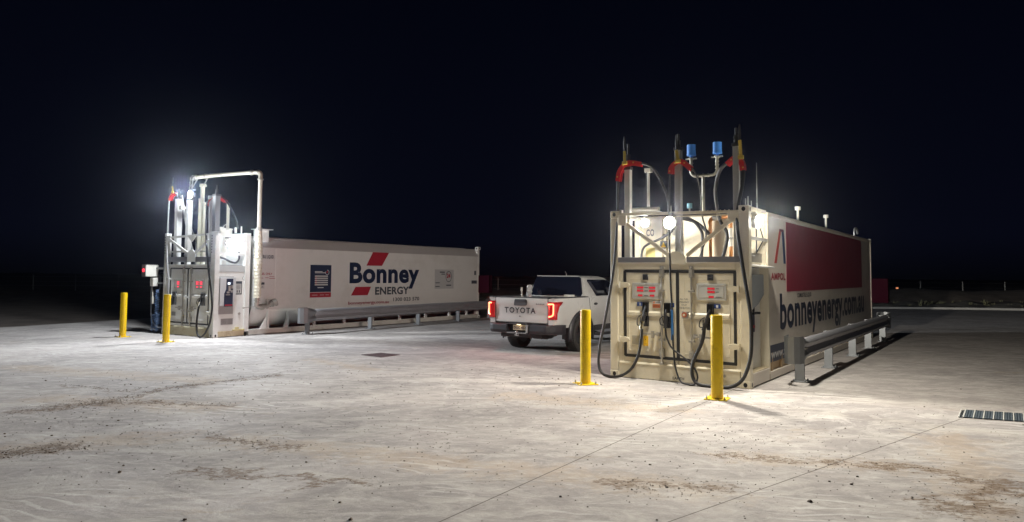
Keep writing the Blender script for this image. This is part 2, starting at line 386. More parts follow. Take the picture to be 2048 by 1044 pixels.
for i in range(9):
    r = []
    for j in range(121):
        x = -60 + j * 1.25; t = i / 8
        hgt = .55 + .22 * math.sin(x * .21) + .15 * math.sin(x * .57 + 2) + (.25 if x > 28 else 0)
        r.append((x, 56 + t * 9 + 1.2 * math.sin(x * .13), -.15 + hgt * math.sin(math.pi * t) ** .8 + random.uniform(-.05, .05)))
    rows.append(r)
b.grid(rows); tag(b.build('earth_berm', DIRT), kind='structure')
# dry tufts on the verge
b = MB(); rr = random.Random(3)
for k in range(900):
    x = rr.uniform(-15, 50); y = rr.uniform(47, 62) - max(0, x - 24) * .1
    if rr.random() > .3 + .5 * math.sin(x * .35) ** 2: continue
    h = rr.uniform(.12, .4)
    for j in range(9):
        a = rr.uniform(0, 6.28); d = rr.uniform(.05, .25); wv = .02
        p = Vector((x + rr.uniform(-.1, .1), y + rr.uniform(-.1, .1), -.05)); t = p + Vector((math.cos(a) * d, math.sin(a) * d, h * rr.uniform(.6, 1)))
        s1 = Vector((-math.sin(a), math.cos(a), 0)) * wv
        b.bm.faces.new([b.bm.verts.new(q) for q in (p - s1, p + s1, t)])
g = b.build('dry_grass', mat('dry grass', (.20, .19, .10), .9, var=.4, vscale=2)); tag(g, 'dry grass tufts on the gravel verge beyond the concrete', 'grass', kind='stuff')
# soil crumbs and pebbles
b = MB(); rr = random.Random(11)
def crumb(x, y, s):
    n = 5; top = Vector((x + rr.uniform(-.3, .3) * s, y + rr.uniform(-.3, .3) * s, s * rr.uniform(.5, .9))); ph = rr.uniform(0, 6)
    ring = [b.bm.verts.new((x + math.cos(ph + k * 6.283 / n) * s * rr.uniform(.6, 1.1), y + math.sin(ph + k * 6.283 / n) * s * rr.uniform(.6, 1.1), 0.001)) for k in range(n)]
    mid = [b.bm.verts.new((v.co.x * .85 + x * .15, v.co.y * .85 + y * .15, s * rr.uniform(.3, .6))) for v in ring]
    t = b.bm.verts.new(top)
    for k in range(n):
        b.bm.faces.new((ring[k], ring[(k + 1) % n], mid[(k + 1) % n], mid[k])); b.bm.faces.new((mid[k], mid[(k + 1) % n], t))
def scatter(ax, ay, bx, by, sp, n, s0=.002, s1=.007):
    for _ in range(int(n * 1.3)):
        t = rr.random() ** 1.0; t = t + .08 * math.sin(t * 19); crumb(ax + (bx - ax) * t + rr.gauss(0, sp), ay + (by - ay) * t + rr.gauss(0, sp), rr.uniform(s0, s1) * (1 if rr.random() < .95 else 1.8))
scatter(-5.55, 9.7, -5.2, 11.2, .10, 260); scatter(-5.2, 11.2, -3.95, 12.87, .085, 420); scatter(-6.9, 11.45, -5.6, 10.8, .06, 160)
scatter(-6.1, 9.4, -5.4, 9.95, .22, 500); scatter(-5.0, 6.95, -4.4, 7.5, .16, 420, .002, .007); scatter(-5.9, 10.1, -3.7, 9.8, .14, 240)
scatter(-2.9, 7.75, -2.4, 7.6, .14, 110); scatter(.1, 10.7, 2.1, 9.6, .3, 260, .002, .005); scatter(1.9, 7.3, 3.9, 6.85, .14, 200, .002, .006)
scatter(3.4, 5.6, 4.3, 6.2, .3, 260, .002, .006); scatter(1.0, 6.2, 1.7, 6.15, .2, 130, .002, .007); scatter(2.5, 7.9, 3.3, 8.0, .15, 30)
scatter(-7, 8, 5, 6.5, 1.0, 900, .002, .008); scatter(-6, 9, 6, 9, 1.3, 900, .002, .009); scatter(-8, 13, 2, 12, 1.6, 500, .004, .012)
for x, y, s in ((2.35, 5.82, .022), (-3.43, 6.51, .02), (-2.31, 5.29, .018), (-1.31, 5.71, .015), (-1.14, 5.32, .022), (1.3, 6.9, .016), (2.9, 6.3, .017), (2.2, 7.6, .015), (-1.9, 6.9, .013), (.4, 5.9, .014), (.7, 7.7, .015), (5.1, 8.7, .014), (3.9, 8.6, .012)): crumb(x, y, s)
g = b.build('soil_crumbs', mat('dark soil crumbs', (.09, .06, .04), .95, var=.5, vscale=8)); tag(g, 'dark crumbs of soil and small stones scattered over the concrete', 'soil', kind='stuff')
# drainage pit cover in the middle of the yard
t = empty('drain_cover', (-2.83, 15.93, 0)); tag(t, 'small square dark drain cover set flush in the concrete', 'drain cover')
b = MB(); d1, d2 = Vector((.52, .06 - .0, 0)), Vector((.0, .44, 0))
cs = [(-.43, .02), (-.07, .45), (.42, .08), (.09, -.43)]
b.prism(cs, 'z', -.02, .006); b.build('frame', mat('rusted iron', (.10, .055, .06), .7, var=.3), t)
b = MB(); P0, P1, P2, P3 = [Vector((x * .93, y * .93, .008)) for x, y in cs]
for k in range(11):
    a = (k + .3) / 11; b.bar(P0.lerp(P3, a), P1.lerp(P2, a), .028, .008, ref=(0, 0, 1))
b.build('grate', mat('dark iron', (.05, .03, .035), .6, var=.3), t)
# long grated trench drain at the right
o_ = Vector((6.06, 9.82, 0)); v_ = Vector((5.70 - 6.06, 9.29 - 9.82, 0)); u_ = Vector((.90, -.36, 0)).normalized()
t = empty('trench_drain', o_); tag(t, 'long trench drain with grey steel grates beside the slab joint', 'drain')
b = MB(); b.hexa([p + Vector((0, 0, z)) for z in (-.05, .004) for p in (Vector((-.03 * u_.x, -.03 * u_.y, 0)), v_ - u_ * .03, v_ + u_ * 4.3, u_ * 4.3)])
b.build('channel', mat('dark channel', (.03, .035, .04), .6), t)
PT = .1075
for k in range(40):
    b = MB(); p = u_ * (k * PT + .010)
    for j in range(3):
        a = (j + .5) / 3 * .088; b.bar(p + u_ * a + v_ * .04 + Vector((0, 0, .008)), p + u_ * a + v_ * .96 + Vector((0, 0, .008)), .018, .01, ref=(0, 0, 1))
    for j in [.04 + .92 * q / 9 for q in range(10)]: b.bar(p + v_ * j + Vector((0, 0, .0085)), p + u_ * .088 + v_ * j + Vector((0, 0, .0085)), .014, .01, ref=(0, 0, 1))
    b.build('grate', mat('grate steel', (.10, .125, .15), .5, .3, var=.2), t)
b = MB()
for k in range(41): b.bar(u_ * (k * PT) + Vector((0, 0, .010)), v_ + u_ * (k * PT) + Vector((0, 0, .010)), .014, .014, ref=(0, 0, 1))
b.bar(Vector((0, 0, .011)) - u_ * .05, v_ - u_ * .05 + Vector((0, 0, .011)), .012, .012, ref=(0, 0, 1))
b.build('frame', mat('pale frame steel', (.55, .55, .52), .5, .2), t)
# far fence
t = empty('wire_fence', (0, 70, 0)); tag(t, 'thin post and wire fence far beyond the yard in the dark', 'fence')
FPM = mat('weathered fence post', (.25, .24, .22), .8)
for k in range(30):
    x = -58 + k * 4.05
    b = MB(); b.tube([(x, 0, -.3), (x + random.uniform(-.03, .03), 0, 1.45)], .05, 8); b.build('post', FPM, t)
b = MB()
for z in (.45, .85, 1.3): b.tube([(-58, -.06, z), (60, -.06, z)], .008, 4)
b.build('wire', STEEL, t)
# amber marker sign far off
t = empty('marker_post', (34.2, 64.8, 0)); tag(t, 'small glowing amber marker on a post far right in the dark', 'marker')
b = MB(); b.tube([(0, 0, -.2), (0, 0, .62)], .03, 8); b.build('post', FPM, t)
b = MB(); b.box(-.16, .16, -.04, 0, .56, .98); b.build('backing_board', BLACKM, t, bevel=.01)
b = MB(); b.box(-.10, .10, -.06, -.042, .62, .92); b.build('reflector', AMBER, t)
# ================================================================== BOLLARDS
def make_bollard():
    r = empty('bollard')
    b = MB(); n = 24
    b.tube([(0, 0, .012), (0, 0, 1.175), (0, 0, 1.19), (0, 0, 1.20)], .085, 28, rs=[.085, .085, .082, .076]); b.build('post', YELLOW, r)
    b = MB(); b.box(-.16, .16, -.16, .16, .001, .013); b.build('base_plate', YELLOW, r, bevel=.003)
    for x in (-.125, .125):
        for y in (-.125, .125):
            b = MB(); b.cyl((x, y, .012), (x, y, .034), .016, 6); b.cyl((x, y, .03), (x, y, .055), .008, 8); b.build('bolt', STEEL, r)
    return r
def copy_tree(o, parent=None):
    c = o.copy(); COL.objects.link(c); c.parent = parent
    for ch in list(o.children): copy_tree(ch, c)
    return c
bol = make_bollard()
BL = ['yellow bollard in front of the right tank, left of its doors', 'yellow bollard closest to the camera, before the right tank\'s right door',
      'yellow bollard standing alone at the far left', 'yellow bollard directly in front of the left tank\'s left door']
for i, (x, y, a) in enumerate([(1.211, 11.945, .3), (2.967, 10.586, -.45), (-10.569, 19.936, -.6), (-8.757, 18.596, -.6)]):
    o = bol if i == 0 else copy_tree(bol)
    o.location = (x, y, 0); o.rotation_euler.z = a; tag(o, BL[i], 'bollard', 'yellow bollards guarding the fuel tanks')
for o in list(bol.children): pass
# ================================================================== TANK HELPERS
W_, LEN, HT = 2.438, 12.192, 2.896
def casting(par, x, y, z, m):
    """corner casting with its slots; x,y,z = min corner"""
    b = MB(); b.box(x, x + .165, y, y + .165, z, z + .118); o = b.build('corner_casting', m, par, bevel=.012)
    b = MB()
    f = [(x + .0825 + .032 * math.cos(a) , z + .058 + .036 * math.sin(a)) for a in [k * math.pi / 8 for k in range(16)]]
    b.prism(f, 'y', y - .002, y + .02); b.build('slot', BLACKM, o); b = MB()
    s = [(y + .0825 + .026 * math.cos(a), z + .058 + .036 * math.sin(a)) for a in [k * math.pi / 8 for k in range(16)]]
    b.prism(s, 'x', x + .15, x + .167); b.build('slot', BLACKM, o); return o
def front_doors(par, pm, seals, doors, rodx, rm, y=.03):
    for (x0, x1, z0, z1), side in zip(doors, ('left', 'right')):
        b = MB(); b.box(x0, x1, y, y + .04, z0, z1)
        d = b.build('door', pm, par, bevel=.008)
        # pressed panel outline and horizontal fold
        b = MB(); fx0, fx1 = x0 + .11, x1 - .11
        for (a0, a1, c0, c1) in ((fx0, fx1, z1 - .17, z1 - .158), (fx0, fx1, z0 + .19, z0 + .202), (fx0 - .006, fx0 + .006, z0 + .19, z1 - .16), (fx1 - .006, fx1 + .006, z0 + .19, z1 - .16)):
            b.box(a0, a1, y - .004, y + .002, c0, c1)
        b.prism([(y + .002, 1.16), (y - .022, 1.13), (y - .022, 1.085), (y + .002, 1.06)], 'x', fx0, fx1)
        b.build('pressed_panel', pm, d, bevel=.002)
    for q in seals:
        b = MB(); b.bar((q[0], y - .003, q[1]), (q[2], y - .003, q[3]), q[4], .02, ref=(0, 1, 0)); b.build('door_seal', RUBBER, par, bevel=.004)
    for x in rodx:
        b = MB(); b.cyl((x, -.012, .30), (x, -.012, 1.90), .017, 12); rod = b.build('locking_rod', rm, par)
        for z in (1.80, .47):
            b = MB(); b.box(x - .042, x + .042, -.02, .022, z - .07, z + .07); b.box(x - .03, x + .03, -.034, -.018, z - .05, z + .05); b.build('rod_bracket', rm, rod, bevel=.006)
        for z in (1.51, .69):
            b = MB(); b.box(x - .05, x + .05, -.034, .02, z - .018, z + .018); b.build('rod_guide', rm, rod, bevel=.006)
        for z in (1.90, .30):
            b = MB(); b.box(x - .028, x + .028, -.03, .012, z - .02, z + .025); b.ball((x, -.012, z), .026); b.build('cam_lock', rm, rod)
def hinge(par, x, z, pm, s):
    b = MB(); P = [(0, -.035), (.09, -.05), (.17, -.028), (.18, 0), (.17, .028), (.09, .05), (0, .035)]
    b.prism([(x + s * u, z + v) for u, v in P], 'y', -.03, .012); b.cyl((x, -.015, z - .055), (x, -.015, z + .055), .018, 10); b.build('hinge', pm, par, bevel=.005)
def handle_lever(par, x, z, s, m_):
    b = MB(); b.bar((x, -.03, z), (x + s * .30, -.03, z - .005), .026, .014); b.box(x + s * .12 - .022, x + s * .12 + .022, -.05, .0, z - .07, z + .05)
    b.cyl((x + s * .12, -.06, z - .03), (x + s * .12, .02, z - .03), .022, 10); b.box(x + s * .02 - .03, x + s * .02 + .03, -.03, .02, z - .035, z + .035)
    b.build('door_handle', m_, par, bevel=.004)
def display(par, x0, x1, z0, z1, cols, lit, y=.022, twocol=True):
    b = MB(); b.box(x0, x1, y - .012, y + .012, z0, z1); d = b.build('display_panel', DISPW, par, bevel=.004)
    b = MB(); w = .012
    for a in ((x0 + .035, x1 - .035, z0 + .035, z0 + .035 + .008), (x0 + .035, x1 - .035, z1 - .043, z1 - .035), (x0 + .035, x0 + .043, z0 + .035, z1 - .035), (x1 - .043, x1 - .035, z0 + .035, z1 - .035)):
        b.box(a[0], a[1], y - .0145, y - .0115, a[2], a[3])
    for k in range(5):
        for zz in (z0 + .017, z1 - .017): b.cyl((x0 + .02 + k * (x1 - x0 - .04) / 4, y - .016, zz), (x0 + .02 + k * (x1 - x0 - .04) / 4, y - .01, zz), .006, 8)
    b.build('panel_frame', STEEL, d)
    hh = z1 - z0
    xs = [x0 + (x1 - x0) * f for f in ((.29, .71) if cols == 2 else (.5,))]
    for i, xc in enumerate(xs):
        for j, (fz, ww) in enumerate(((.70, .12), (.50, .12), (.20, .085))):
            zc = z0 + hh * fz
            b = MB(); b.box(xc - ww / 2, xc + ww / 2, y - .0155, y - .012, zc - .017, zc + .017); wi = b.build('digit_window', DIGITW if lit is DIGIT else DIGITM, d)
            lettering('digits', ('0000.0', '000.00', '188.8')[j] if j < 2 else '188.8', lit if not isinstance(lit, (list, tuple)) else lit[i], d, (xc - ww * .44, y - .0158, zc - .012), FX, FZ, ww * .88, .024, bold=.02)
    b = MB()
    for j, fz in enumerate((.70, .50, .20)):
        zc = z0 + hh * fz
        if cols == 2: b.box((x0 + x1) / 2 - .035, (x0 + x1) / 2 + .035, y - .0155, y - .0125, zc - .004, zc + .004)
        else: b.box(x0 + (x1 - x0) * .5 + .075, x0 + (x1 - x0) * .5 + (.13 if j < 2 else .17), y - .0155, y - .0125, zc - .004, zc + .004)
    b.build('caption_line', CHAR, d)
def holster(par, x0, x1, z0, z1, m_=None, y=.022):
    b = MB(); t = .02
    b.box(x0, x1, y - .006, y + .006, z0, z1); b.box(x0, x0 + .014, y - .05, y, z0, z1); b.box(x1 - .014, x1, y - .05, y, z0, z1)
    b.box(x0, x1, y - .05, y, z1 - .014, z1); b.prism([(y, z0), (y - .05, z0), (y - .06, z0 + .10), (y, z0 + .10)], 'x', x0 + .014, x1 - .014)
    return b.build('nozzle_holster', m_ or BLACKM, par, bevel=.004)
def number_sign(par, x0, x1, z0, z1, txt, y=.018):
    b = MB(); b.box(x0, x1, y - .004, y + .004, z0, z1); s = b.build('number_sign', NAVYL, par)
    lettering('number', txt, WLET, s, (x0 + (x1 - x0) * .33, y - .0048, z0 + (z1 - z0) * .18), FX, FZ, (x1 - x0) * .34, (z1 - z0) * .64, bold=.03)
def nozzle(par, top, bot, m_body, m_sleeve, dirx=1):
    """fuel nozzle: spout up into the holster, lever guard, body going down to the hose end"""
    t, q = Vector(top), Vector(bot); d = (t - q); L = d.length; d.normalize(); sd = Vector((-dirx, -.25, 0)).normalized()
    b = MB(); b.tube(smooth_path([q, q + d * .25 * L, q + d * .5 * L, q + d * .75 * L + sd * .015, t]), .02, 10, rs=None)
    b.tube([q - d * .01, q + d * .35 * L], .030, 12); b.tube([q + d * .33 * L, q + d * .62 * L], .036, 12, rs=[.030, .034])
    g = [q + d * .1 * L + sd * .03, q + d * .15 * L + sd * .085, q + d * .45 * L + sd * .10, q + d * .62 * L + sd * .05]
    b.tube(smooth_path(g, 5), .009, 8); b.tube([q + d * .2 * L + sd * .035, q + d * .5 * L + sd * .06], .008, 8)
    n = b.build('nozzle', m_body, par)
    b = MB(); b.tube([q - d * .02, q + d * .30 * L], .034, 14); b.build('swivel_sleeve', m_sleeve, n)
def hose_thing(name, label, loc, rz, pts, r, m_=None, group=None, guard=None, strap=None, noz=None, n=6):
    root = empty(name, loc, rz); tag(root, label, 'fuel hose', group)
    b = MB(); b.tube(smooth_path(pts, n), r, 12); b.build('hose', m_ or RUBBER, root)
    if guard:   # red saddle: curved trough over which the hose bends
        G = smooth_path(guard, 6); b = MB(); rows = []
        for i, p in enumerate(G):
            d = (G[min(i + 1, len(G) - 1)] - G[max(i - 1, 0)]).normalized(); side = Vector((0, 1, 0)); nn = d.cross(side).normalized()
            if nn.z < 0: nn = -nn
            rows.append([p + side * a + nn * c for a, c in ((-.045, .028), (-.045, -.055), (-.038, -.055), (-.038, -.02), (.038, -.02), (.038, -.055), (.045, -.055), (.045, .028), (.038, .028), (.038, -.005), (-.038, -.005), (-.038, .028))])
        b.grid(rows, smooth=False, closed=True); gd = b.build('hose_saddle', REDG, root)
        b = MB()
        for f in (.15, .5, .85):
            p = G[int(f * (len(G) - 1))]; b.box(p.x - .012, p.x + .012, p.y - .05, p.y - .044, p.z - .02, p.z + .004)
        b.build('bolt', YSTRAP, gd)
    if strap:
        p, q = Vector(strap[0]), Vector(strap[1]); b = MB(); b.bar(p, q, .05, .012); b.box(q.x - .045, q.x + .045, q.y - .02, q.y + .012, q.z - .04, q.z + .02)
        b.build('hanger_strap', YSTRAP, root, bevel=.004)
        b = MB(); b.tube([p + Vector((0, 0, .26)), p + Vector((0, 0, .12)), p], .016, 8, rs=[.012, .024, .016]); b.build('spring_balancer', DARKP, root)
    if noz: nozzle(root, *noz)
    return root
def mast(par, x, y, z0, z1, m_, w=.105, cap=.28):
    b = MB(); b.box(x - w / 2, x + w / 2, y - w / 2, y + w / 2, z0, z1); o = b.build('mast', m_, par, bevel=.008)
    b = MB(); b.box(x - w / 2 - .012, x + w / 2 + .012, y - w / 2 - .012, y + w / 2 + .012, z1 - .05, z1 + .004)
    b.cyl((x, y, z1), (x, y, z1 + .06), .04, 12); b.box(x - .03, x + .03, y - .03, y + .03, z1 + .05, z1 + cap * .55); b.cyl((x, y, z1 + cap * .5), (x, y, z1 + cap), .022, 10)
    b.box(x - .045, x + .02, y - .02, y + .02, z1 + cap * .35, z1 + cap * .45)
    b.build('mast_head', DARKP, o, bevel=.004)
def floodlight(par, name, pos, energy, col, r=.075, arm=None, flat=False):
    x, y, z = pos
    D = Vector(arm or (0, -1, 0)); c = Vector(pos); sd = D.cross(Vector((0, 0, 1)))
    b = MB(); b.cyl(c - D * .17, c - D * .09, .09, 20, .112); b.bar(c - D * .14 + Vector((0, 0, .04)), c - D * .14 + Vector((0, 0, .17)), .06, .06)
    if flat: b.bar(c - D * .14 + Vector((0, 0, .15)), c - D * flat + Vector((0, 0, .15)), .04, .03)
    for k in range(5): b.bar(c - D * .18 + sd * (k - 2) * .033 - Vector((0, 0, .06)), c - D * .18 + sd * (k - 2) * .033 + Vector((0, 0, .06)), .008, .06)
    h = b.build('work_lamp', PLATEM, par)
    b = MB(); b.ball(c - D * .085, .07 if name == 'l' else .10, .6 if abs(D.x) > .5 else 1, .30 if abs(D.y) > .5 else 1, 1, 20); b.build('lens', LENS, h)
    if name == 'm':
        return lamp_light('lamp_light', c + D * (r + .01), energy, col, h, r, smooth=8, kind='SPOT', rot=(math.radians(52), 0, math.radians(180)), size=math.radians(176))
    return lamp_light('lamp_light', c + D * (r + .01), energy, col, h, r, smooth=1 if name == 'l' else 4)
def wsign(name, par, x, y0, y1, z0, z1, m_, t=.003):
    b = MB(); b.box(x, x + t, y0, y1, z0, z1); return b.build(name, m_, par)
def guardrail(name, label, loc, rz, x, y0, y1, posty, side, zt=.72, zb=.36, flare=.35):
    """W-beam rail on I-posts; faces +x"""
    root = empty(name, loc, rz); tag(root, label, 'guardrail', 'galvanised guardrails beside the fuel tanks')
    prof = [(0, zt), (.035, zt - .02), (.075, zt - .055), (.08, zt - .085), (.035, zt - .135), (.02, (zt + zb) / 2), (.035, zb + .135), (.08, zb + .085), (.075, zb + .055), (.035, zb + .02), (0, zb)]
    b = MB(); rows = []; N = 26
    for i in range(N + 1):
        y = y0 + .45 + (y1 - y0 - .9) * i / N; rows.append([(x + u, y, z) for u, z in prof])
    b.grid(rows); r = b.build('rail', GALVD, root, solid=.004)
    b = MB()
    for y in [p for p in posty] + [y0 + .55, y0 + .62]:
        for z in (zt - .11, zb + .11, (zt + zb) / 2): b.ball((x + .045, y, z), .018, 1, 1, 1, 8)
    b.build('rail_bolt', STEEL, r)
    for ye, s in ((y0, 1), (y1, -1)):      # bull-nose terminal: the rail flattens, deepens and wraps round
        b = MB(); rows = []
        n = 5; hz = (zt + zb) / 2
        for i in range(5):                 # rail end flattening
            f = i / 4; y = ye + s * (.62 - .34 * f); ex = .5 + .5 * f
            zt2, zb2 = zt + .05 * f, zb - .05 * f
            rows.append([(x + .01 + (u * (1 - f) + .075 * f), y, zb2 + (z - zb) / (zt - zb) * (zt2 - zb2)) for u, z in prof])
        for i in range(1, n):
            a = math.pi * i / n; y = ye + s * (.28 - .20 * math.sin(a)); xx = x + .085 - (1 - math.cos(a)) * .15
            rows.append([(xx, y, zb - .05 + (z - zb) / (zt - zb) * (zt - zb + .10)) for u, z in prof])
        rows.append([(x - .215, ye + s * .55, zb - .05 + (z - zb) / (zt - zb) * (zt - zb + .10)) for u, z in prof])
        b.grid(rows, smooth=False); b.build('end_terminal', GALV, root, solid=.005)
    for y in posty:
        b = MB(); b.box(x - .15, x - .142, y - .03, y + .03, .012, zt - .02); b.box(x - .008, x, y - .03, y + .03, .012, zt - .02); b.box(x - .142, x - .008, y - .03, y - .022, .012, zt - .02)
        p = b.build('post', GALV, root)
        b = MB(); b.box(x - .19, x + .07, y - .13, y + .13, .002, .016)
        for u in (-.15, .03):
            for v in (-.10, .10): b.cyl((x + u, y + v, .015), (x + u, y + v, .045), .013, 8)
        b.build('base_plate', GALV, p)
    return root
# ================================================================== RIGHT TANK (cream, "A")
AO, AR = (1.7365, 12.8733, 0), -.6013
A = empty('fuel_tank', AO, AR); tag(A, 'cream fuel tank with a dark red side panel at the right of the yard', 'fuel tank')
for x in (0, W_ - .165):
    for y in (0, LEN - .165):
        casting(A, x, y, .0, CREAM); casting(A, x, y, HT - .118, CREAM)
for x in (.004, W_ - .154):
    b = MB(); b.box(x, x + .15, .004, .154, .118, HT - .118); b.build('corner_post', CREAM, A, bevel=.012)
    b = MB(); b.box(x, x + .15, LEN - .154, LEN - .004, .118, HT - .118); b.build('corner_post', CREAMW, A, bevel=.012)
b = MB(); b.box(.165, W_ - .165, .01, .15, .01, .27); b.prism([(.004, .26), (.004, .245), (.02, .27), (.02, .29)], 'x', .17, 2.28); b.build('front_sill', CREAM, A, bevel=.01)
b = MB(); b.box(.154, .24, .02, .10, .27, 1.97); b.box(2.22, W_ - .154, .02, .10, .27, 1.97); b.box(.24, 2.22, .02, .10, 1.87, 1.97); b.build('door_frame', CREAM, A, bevel=.006)
b = MB(); b.box(.154, W_ - .154, -.01, .13, 1.972, 1.99); b.build('drip_ledge', CREAMW, A)
for x0, x1 in ((.154, 1.04), (1.40, 2.284)):
    b = MB(); b.box(x0, x1, .0, .12, 1.992, 2.08); b.build('ledge_box', GREYP, A, bevel=.006)
b = MB(); b.prism([(1.04, 1.96), (1.40, 1.96), (1.40, 2.07), (1.31, 2.14), (1.26, 2.17), (1.18, 2.17), (1.13, 2.14), (1.04, 2.07)], 'y', -.024, -.004)
for x in (1.08, 1.36): b.cyl((x, -.034, 2.03), (x, -.02, 2.03), .014, 8)
b.build('gusset_plate', CREAM, A, bevel=.003)
SEAL = .05
front_doors(A, CREAM, [(.27, 1.84, 2.22, 1.83, SEAL), (.28, .39, 2.22, .37, SEAL), (.275, 1.85, .285, .38, SEAL), (2.20, 1.83, 2.20, .36, SEAL), (1.235, 1.84, 1.245, .38, .055)],
            [(.24, 1.235, .28, 1.87), (1.245, 2.22, .28, 1.87)], (.97, 1.49), STEEL)
for z in (1.60, .66): hinge(A, .20, z, CREAM, 1)
for z in (1.56, .645): hinge(A, 2.27, z, CREAM, -1)
handle_lever(A, .93, .78, -1, STEEL); handle_lever(A, 1.53, .77, 1, STEEL)
display(A, .42, .94, 1.37, 1.64, 2, DIGIT); display(A, 1.57, 2.06, 1.37, 1.64, 1, DIGIT)
for x in (.665, 1.80):
    b = MB(); b.box(x - .048, x + .048, .0, .03, 1.69, 1.785); s = b.build('speaker_grille', DARKP, A, bevel=.006)
    b = MB(); b.cyl((x, -.006, 1.738), (x, .002, 1.738), .03, 16); b.build('cone', BLACKM, s)
holster(A, .62, .725, .90, 1.31); holster(A, 1.01, 1.125, .89, 1.31); holster(A, 1.75, 1.855, .89, 1.31)
number_sign(A, .51, .62, 1.24, 1.31, '2'); number_sign(A, 1.13, 1.195, 1.24, 1.31, '4', y=-.016); number_sign(A, 1.86, 1.965, 1.24, 1.31, '1')
b = MB(); b.box(.79, .935, .018, .028, 1.215, 1.335); st = b.build('warning_sticker', DISPW, A)
b = MB(); b.box(.795, .93, .0165, .0178, 1.22, 1.285); b.cyl((.82, .0165, 1.312), (.82, .018, 1.312), .017, 14); b.build('orange_field', ORANGE, st)
b = MB()
for z in (1.235, 1.25, 1.265): b.box(.805, .92, .0150, .0163, z - .002, z + .002)
b.box(.85, .925, .0163, .0178, 1.308, 1.313); b.build('caption_line', CHAR, st)
b = MB(); b.box(.62, .71, .016, .028, .565, .735); st = b.build('yellow_tag', YTAG, A, bevel=.008)
b = MB(); b.cyl((.665, .013, .68), (.665, .016, .68), .008, 8); b.box(.645, .685, .0145, .016, .60, .604); b.build('mark', CHAR, st)
b = MB(); b.box(.41, .615, .022, .029, .58, .735); b.build('blank_plate', mat('pale plate', (.38, .36, .30), .4, .2), A, bevel=.003)
b = MB(); b.box(1.325, 1.43, -.005, .03, 1.06, 1.175); st = b.build('stop_button_plate', STEEL, A, bevel=.004)
b = MB(); b.cyl((1.37, -.035, 1.12), (1.37, 0, 1.12), .042, 20); b.build('stop_button', mat('faded red button', (.45, .12, .05), .5), st)
b = MB(); b.cyl((1.37, -.04, 1.12), (1.37, -.034, 1.12), .02, 16); b.build('button_centre', CREAM, st)
for i, tx in enumerate(('ALL FUEL', 'EMERGENCY', 'STOP', 'PUSH BUTTON')):
    wd = (.145, .175, .09, .185)[i]; lettering('lettering', tx, CHAR, A, (1.345 - wd / 2 + .005, .028, 1.365 - i * .048), FX, FZ, wd, .026)
lettering('lettering', 'EARTH', BLACKM, A, (1.15, .006, .045), FX, FZ, .2, .045, bold=.02)
for x, z in ((.44, .19), (2.02, .17)):
    b = MB(); b.cyl((x, -.006, z), (x, .02, z), .022, 14); b.build('earth_bolt', STEEL, A)
# upper truss of the front
b = MB(); b.bar((.15, .03, 2.835), (2.29, .03, 2.80), .045, .06); b.bar((.30, .03, 2.765), (2.12, .03, 2.755), .02, .03)
for k in range(13): b.bar((1.25 + k * .07, .0, 2.79), (1.29 + k * .07, .0, 2.835), .014, .012)
b.build('truss_beam', CREAM, A)
b = MB(); b.box(.165, .315, -.012, .02, 2.64, 2.815); b.build('gusset_plate', CREAM, A, bevel=.003)
b = MB(); b.prism([(2.12, 2.815), (2.285, 2.815), (2.285, 2.63), (2.16, 2.63), (2.10, 2.69)], 'y', -.012, .02); b.build('gusset_plate', CREAM, A, bevel=.003)
for p, q in (((.29, .03, 2.68), (1.10, .03, 2.10)), ((1.40, .03, 2.10), (2.14, .03, 2.66))):
    b = MB(); b.bar(p, q, .062, .05); b.build('diagonal_brace', CREAM, A, bevel=.005)
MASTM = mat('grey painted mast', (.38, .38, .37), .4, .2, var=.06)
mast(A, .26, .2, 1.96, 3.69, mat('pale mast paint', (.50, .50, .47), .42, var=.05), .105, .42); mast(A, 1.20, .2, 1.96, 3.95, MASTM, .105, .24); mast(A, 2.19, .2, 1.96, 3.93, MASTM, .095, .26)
# bay behind the truss
b = MB(); b.box(.004, .10, 1.02, 1.16, .12, 2.86); b.box(2.20, W_ - .004, 1.09, 1.16, .12, 2.86); b.box(.10, W_ - .045, 1.06, 1.12, 1.9, 2.83); b.build('bay_bulkhead', CREAM, A, bevel=.004)
b = MB(); b.box(.16, 2.29, .13, 1.055, 1.90, 1.955); b.build('bay_deck', GREYP, A)
b = MB(); b.box(-.0 + .004, .035, .16, 1.0, .2, 1.955); b.build('left_cabinet_wall', CREAM, A)
b = MB(); b.box(.40, .56, 1.0, 1.055, 1.96, 2.80); b.box(.62, .64, .99, 1.055, 1.96, 2.8); b.build('bay_channel', CREAM, A, bevel=.004)
b = MB(); b.box(.82, .85, 1.0, 1.055, 1.96, 2.8); b.box(.90, .93, 1.02, 1.055, 1.96, 2.8); b.build('bay_conduit', STEEL, A)
lettering('lettering', 'COMBUSTIBLE', CHAR, A, (.22, 1.058, 2.50), FX, FZ, .72, .13, bold=.035, spacing=1.1)
b = MB(); b.box(.53, .66, .975, .99, 2.27, 2.40); st = b.build('warning_sign', CHAR, A); b = MB(); b.prism([(.55, 2.285), (.64, 2.285), (.595, 2.38)], 'y', .970, .974); b.build('triangle', YTAG, st)
b = MB(); b.box(.24, .42, .99, .999, 2.10, 2.28); b.build('yellow_label', mat('pale yellow label', (.65, .55, .22), .5), A)
b = MB(); b.tube(smooth_path([(1.47, .98, 1.96), (1.47, .98, 2.6), (1.47, .98, 2.73), (1.53, .98, 2.79), (1.62, .97, 2.79), (1.9, .9, 2.80)], 4), .034, 12); b.build('copper_pipe', COPPER, A)
b = MB(); b.cyl((1.53, .98, 2.79), (1.70, .96, 2.79), .05, 14); b.cyl((1.60, .97, 2.79), (1.63, .97, 2.79), .062, 14); b.build('pipe_union', STEEL, A)
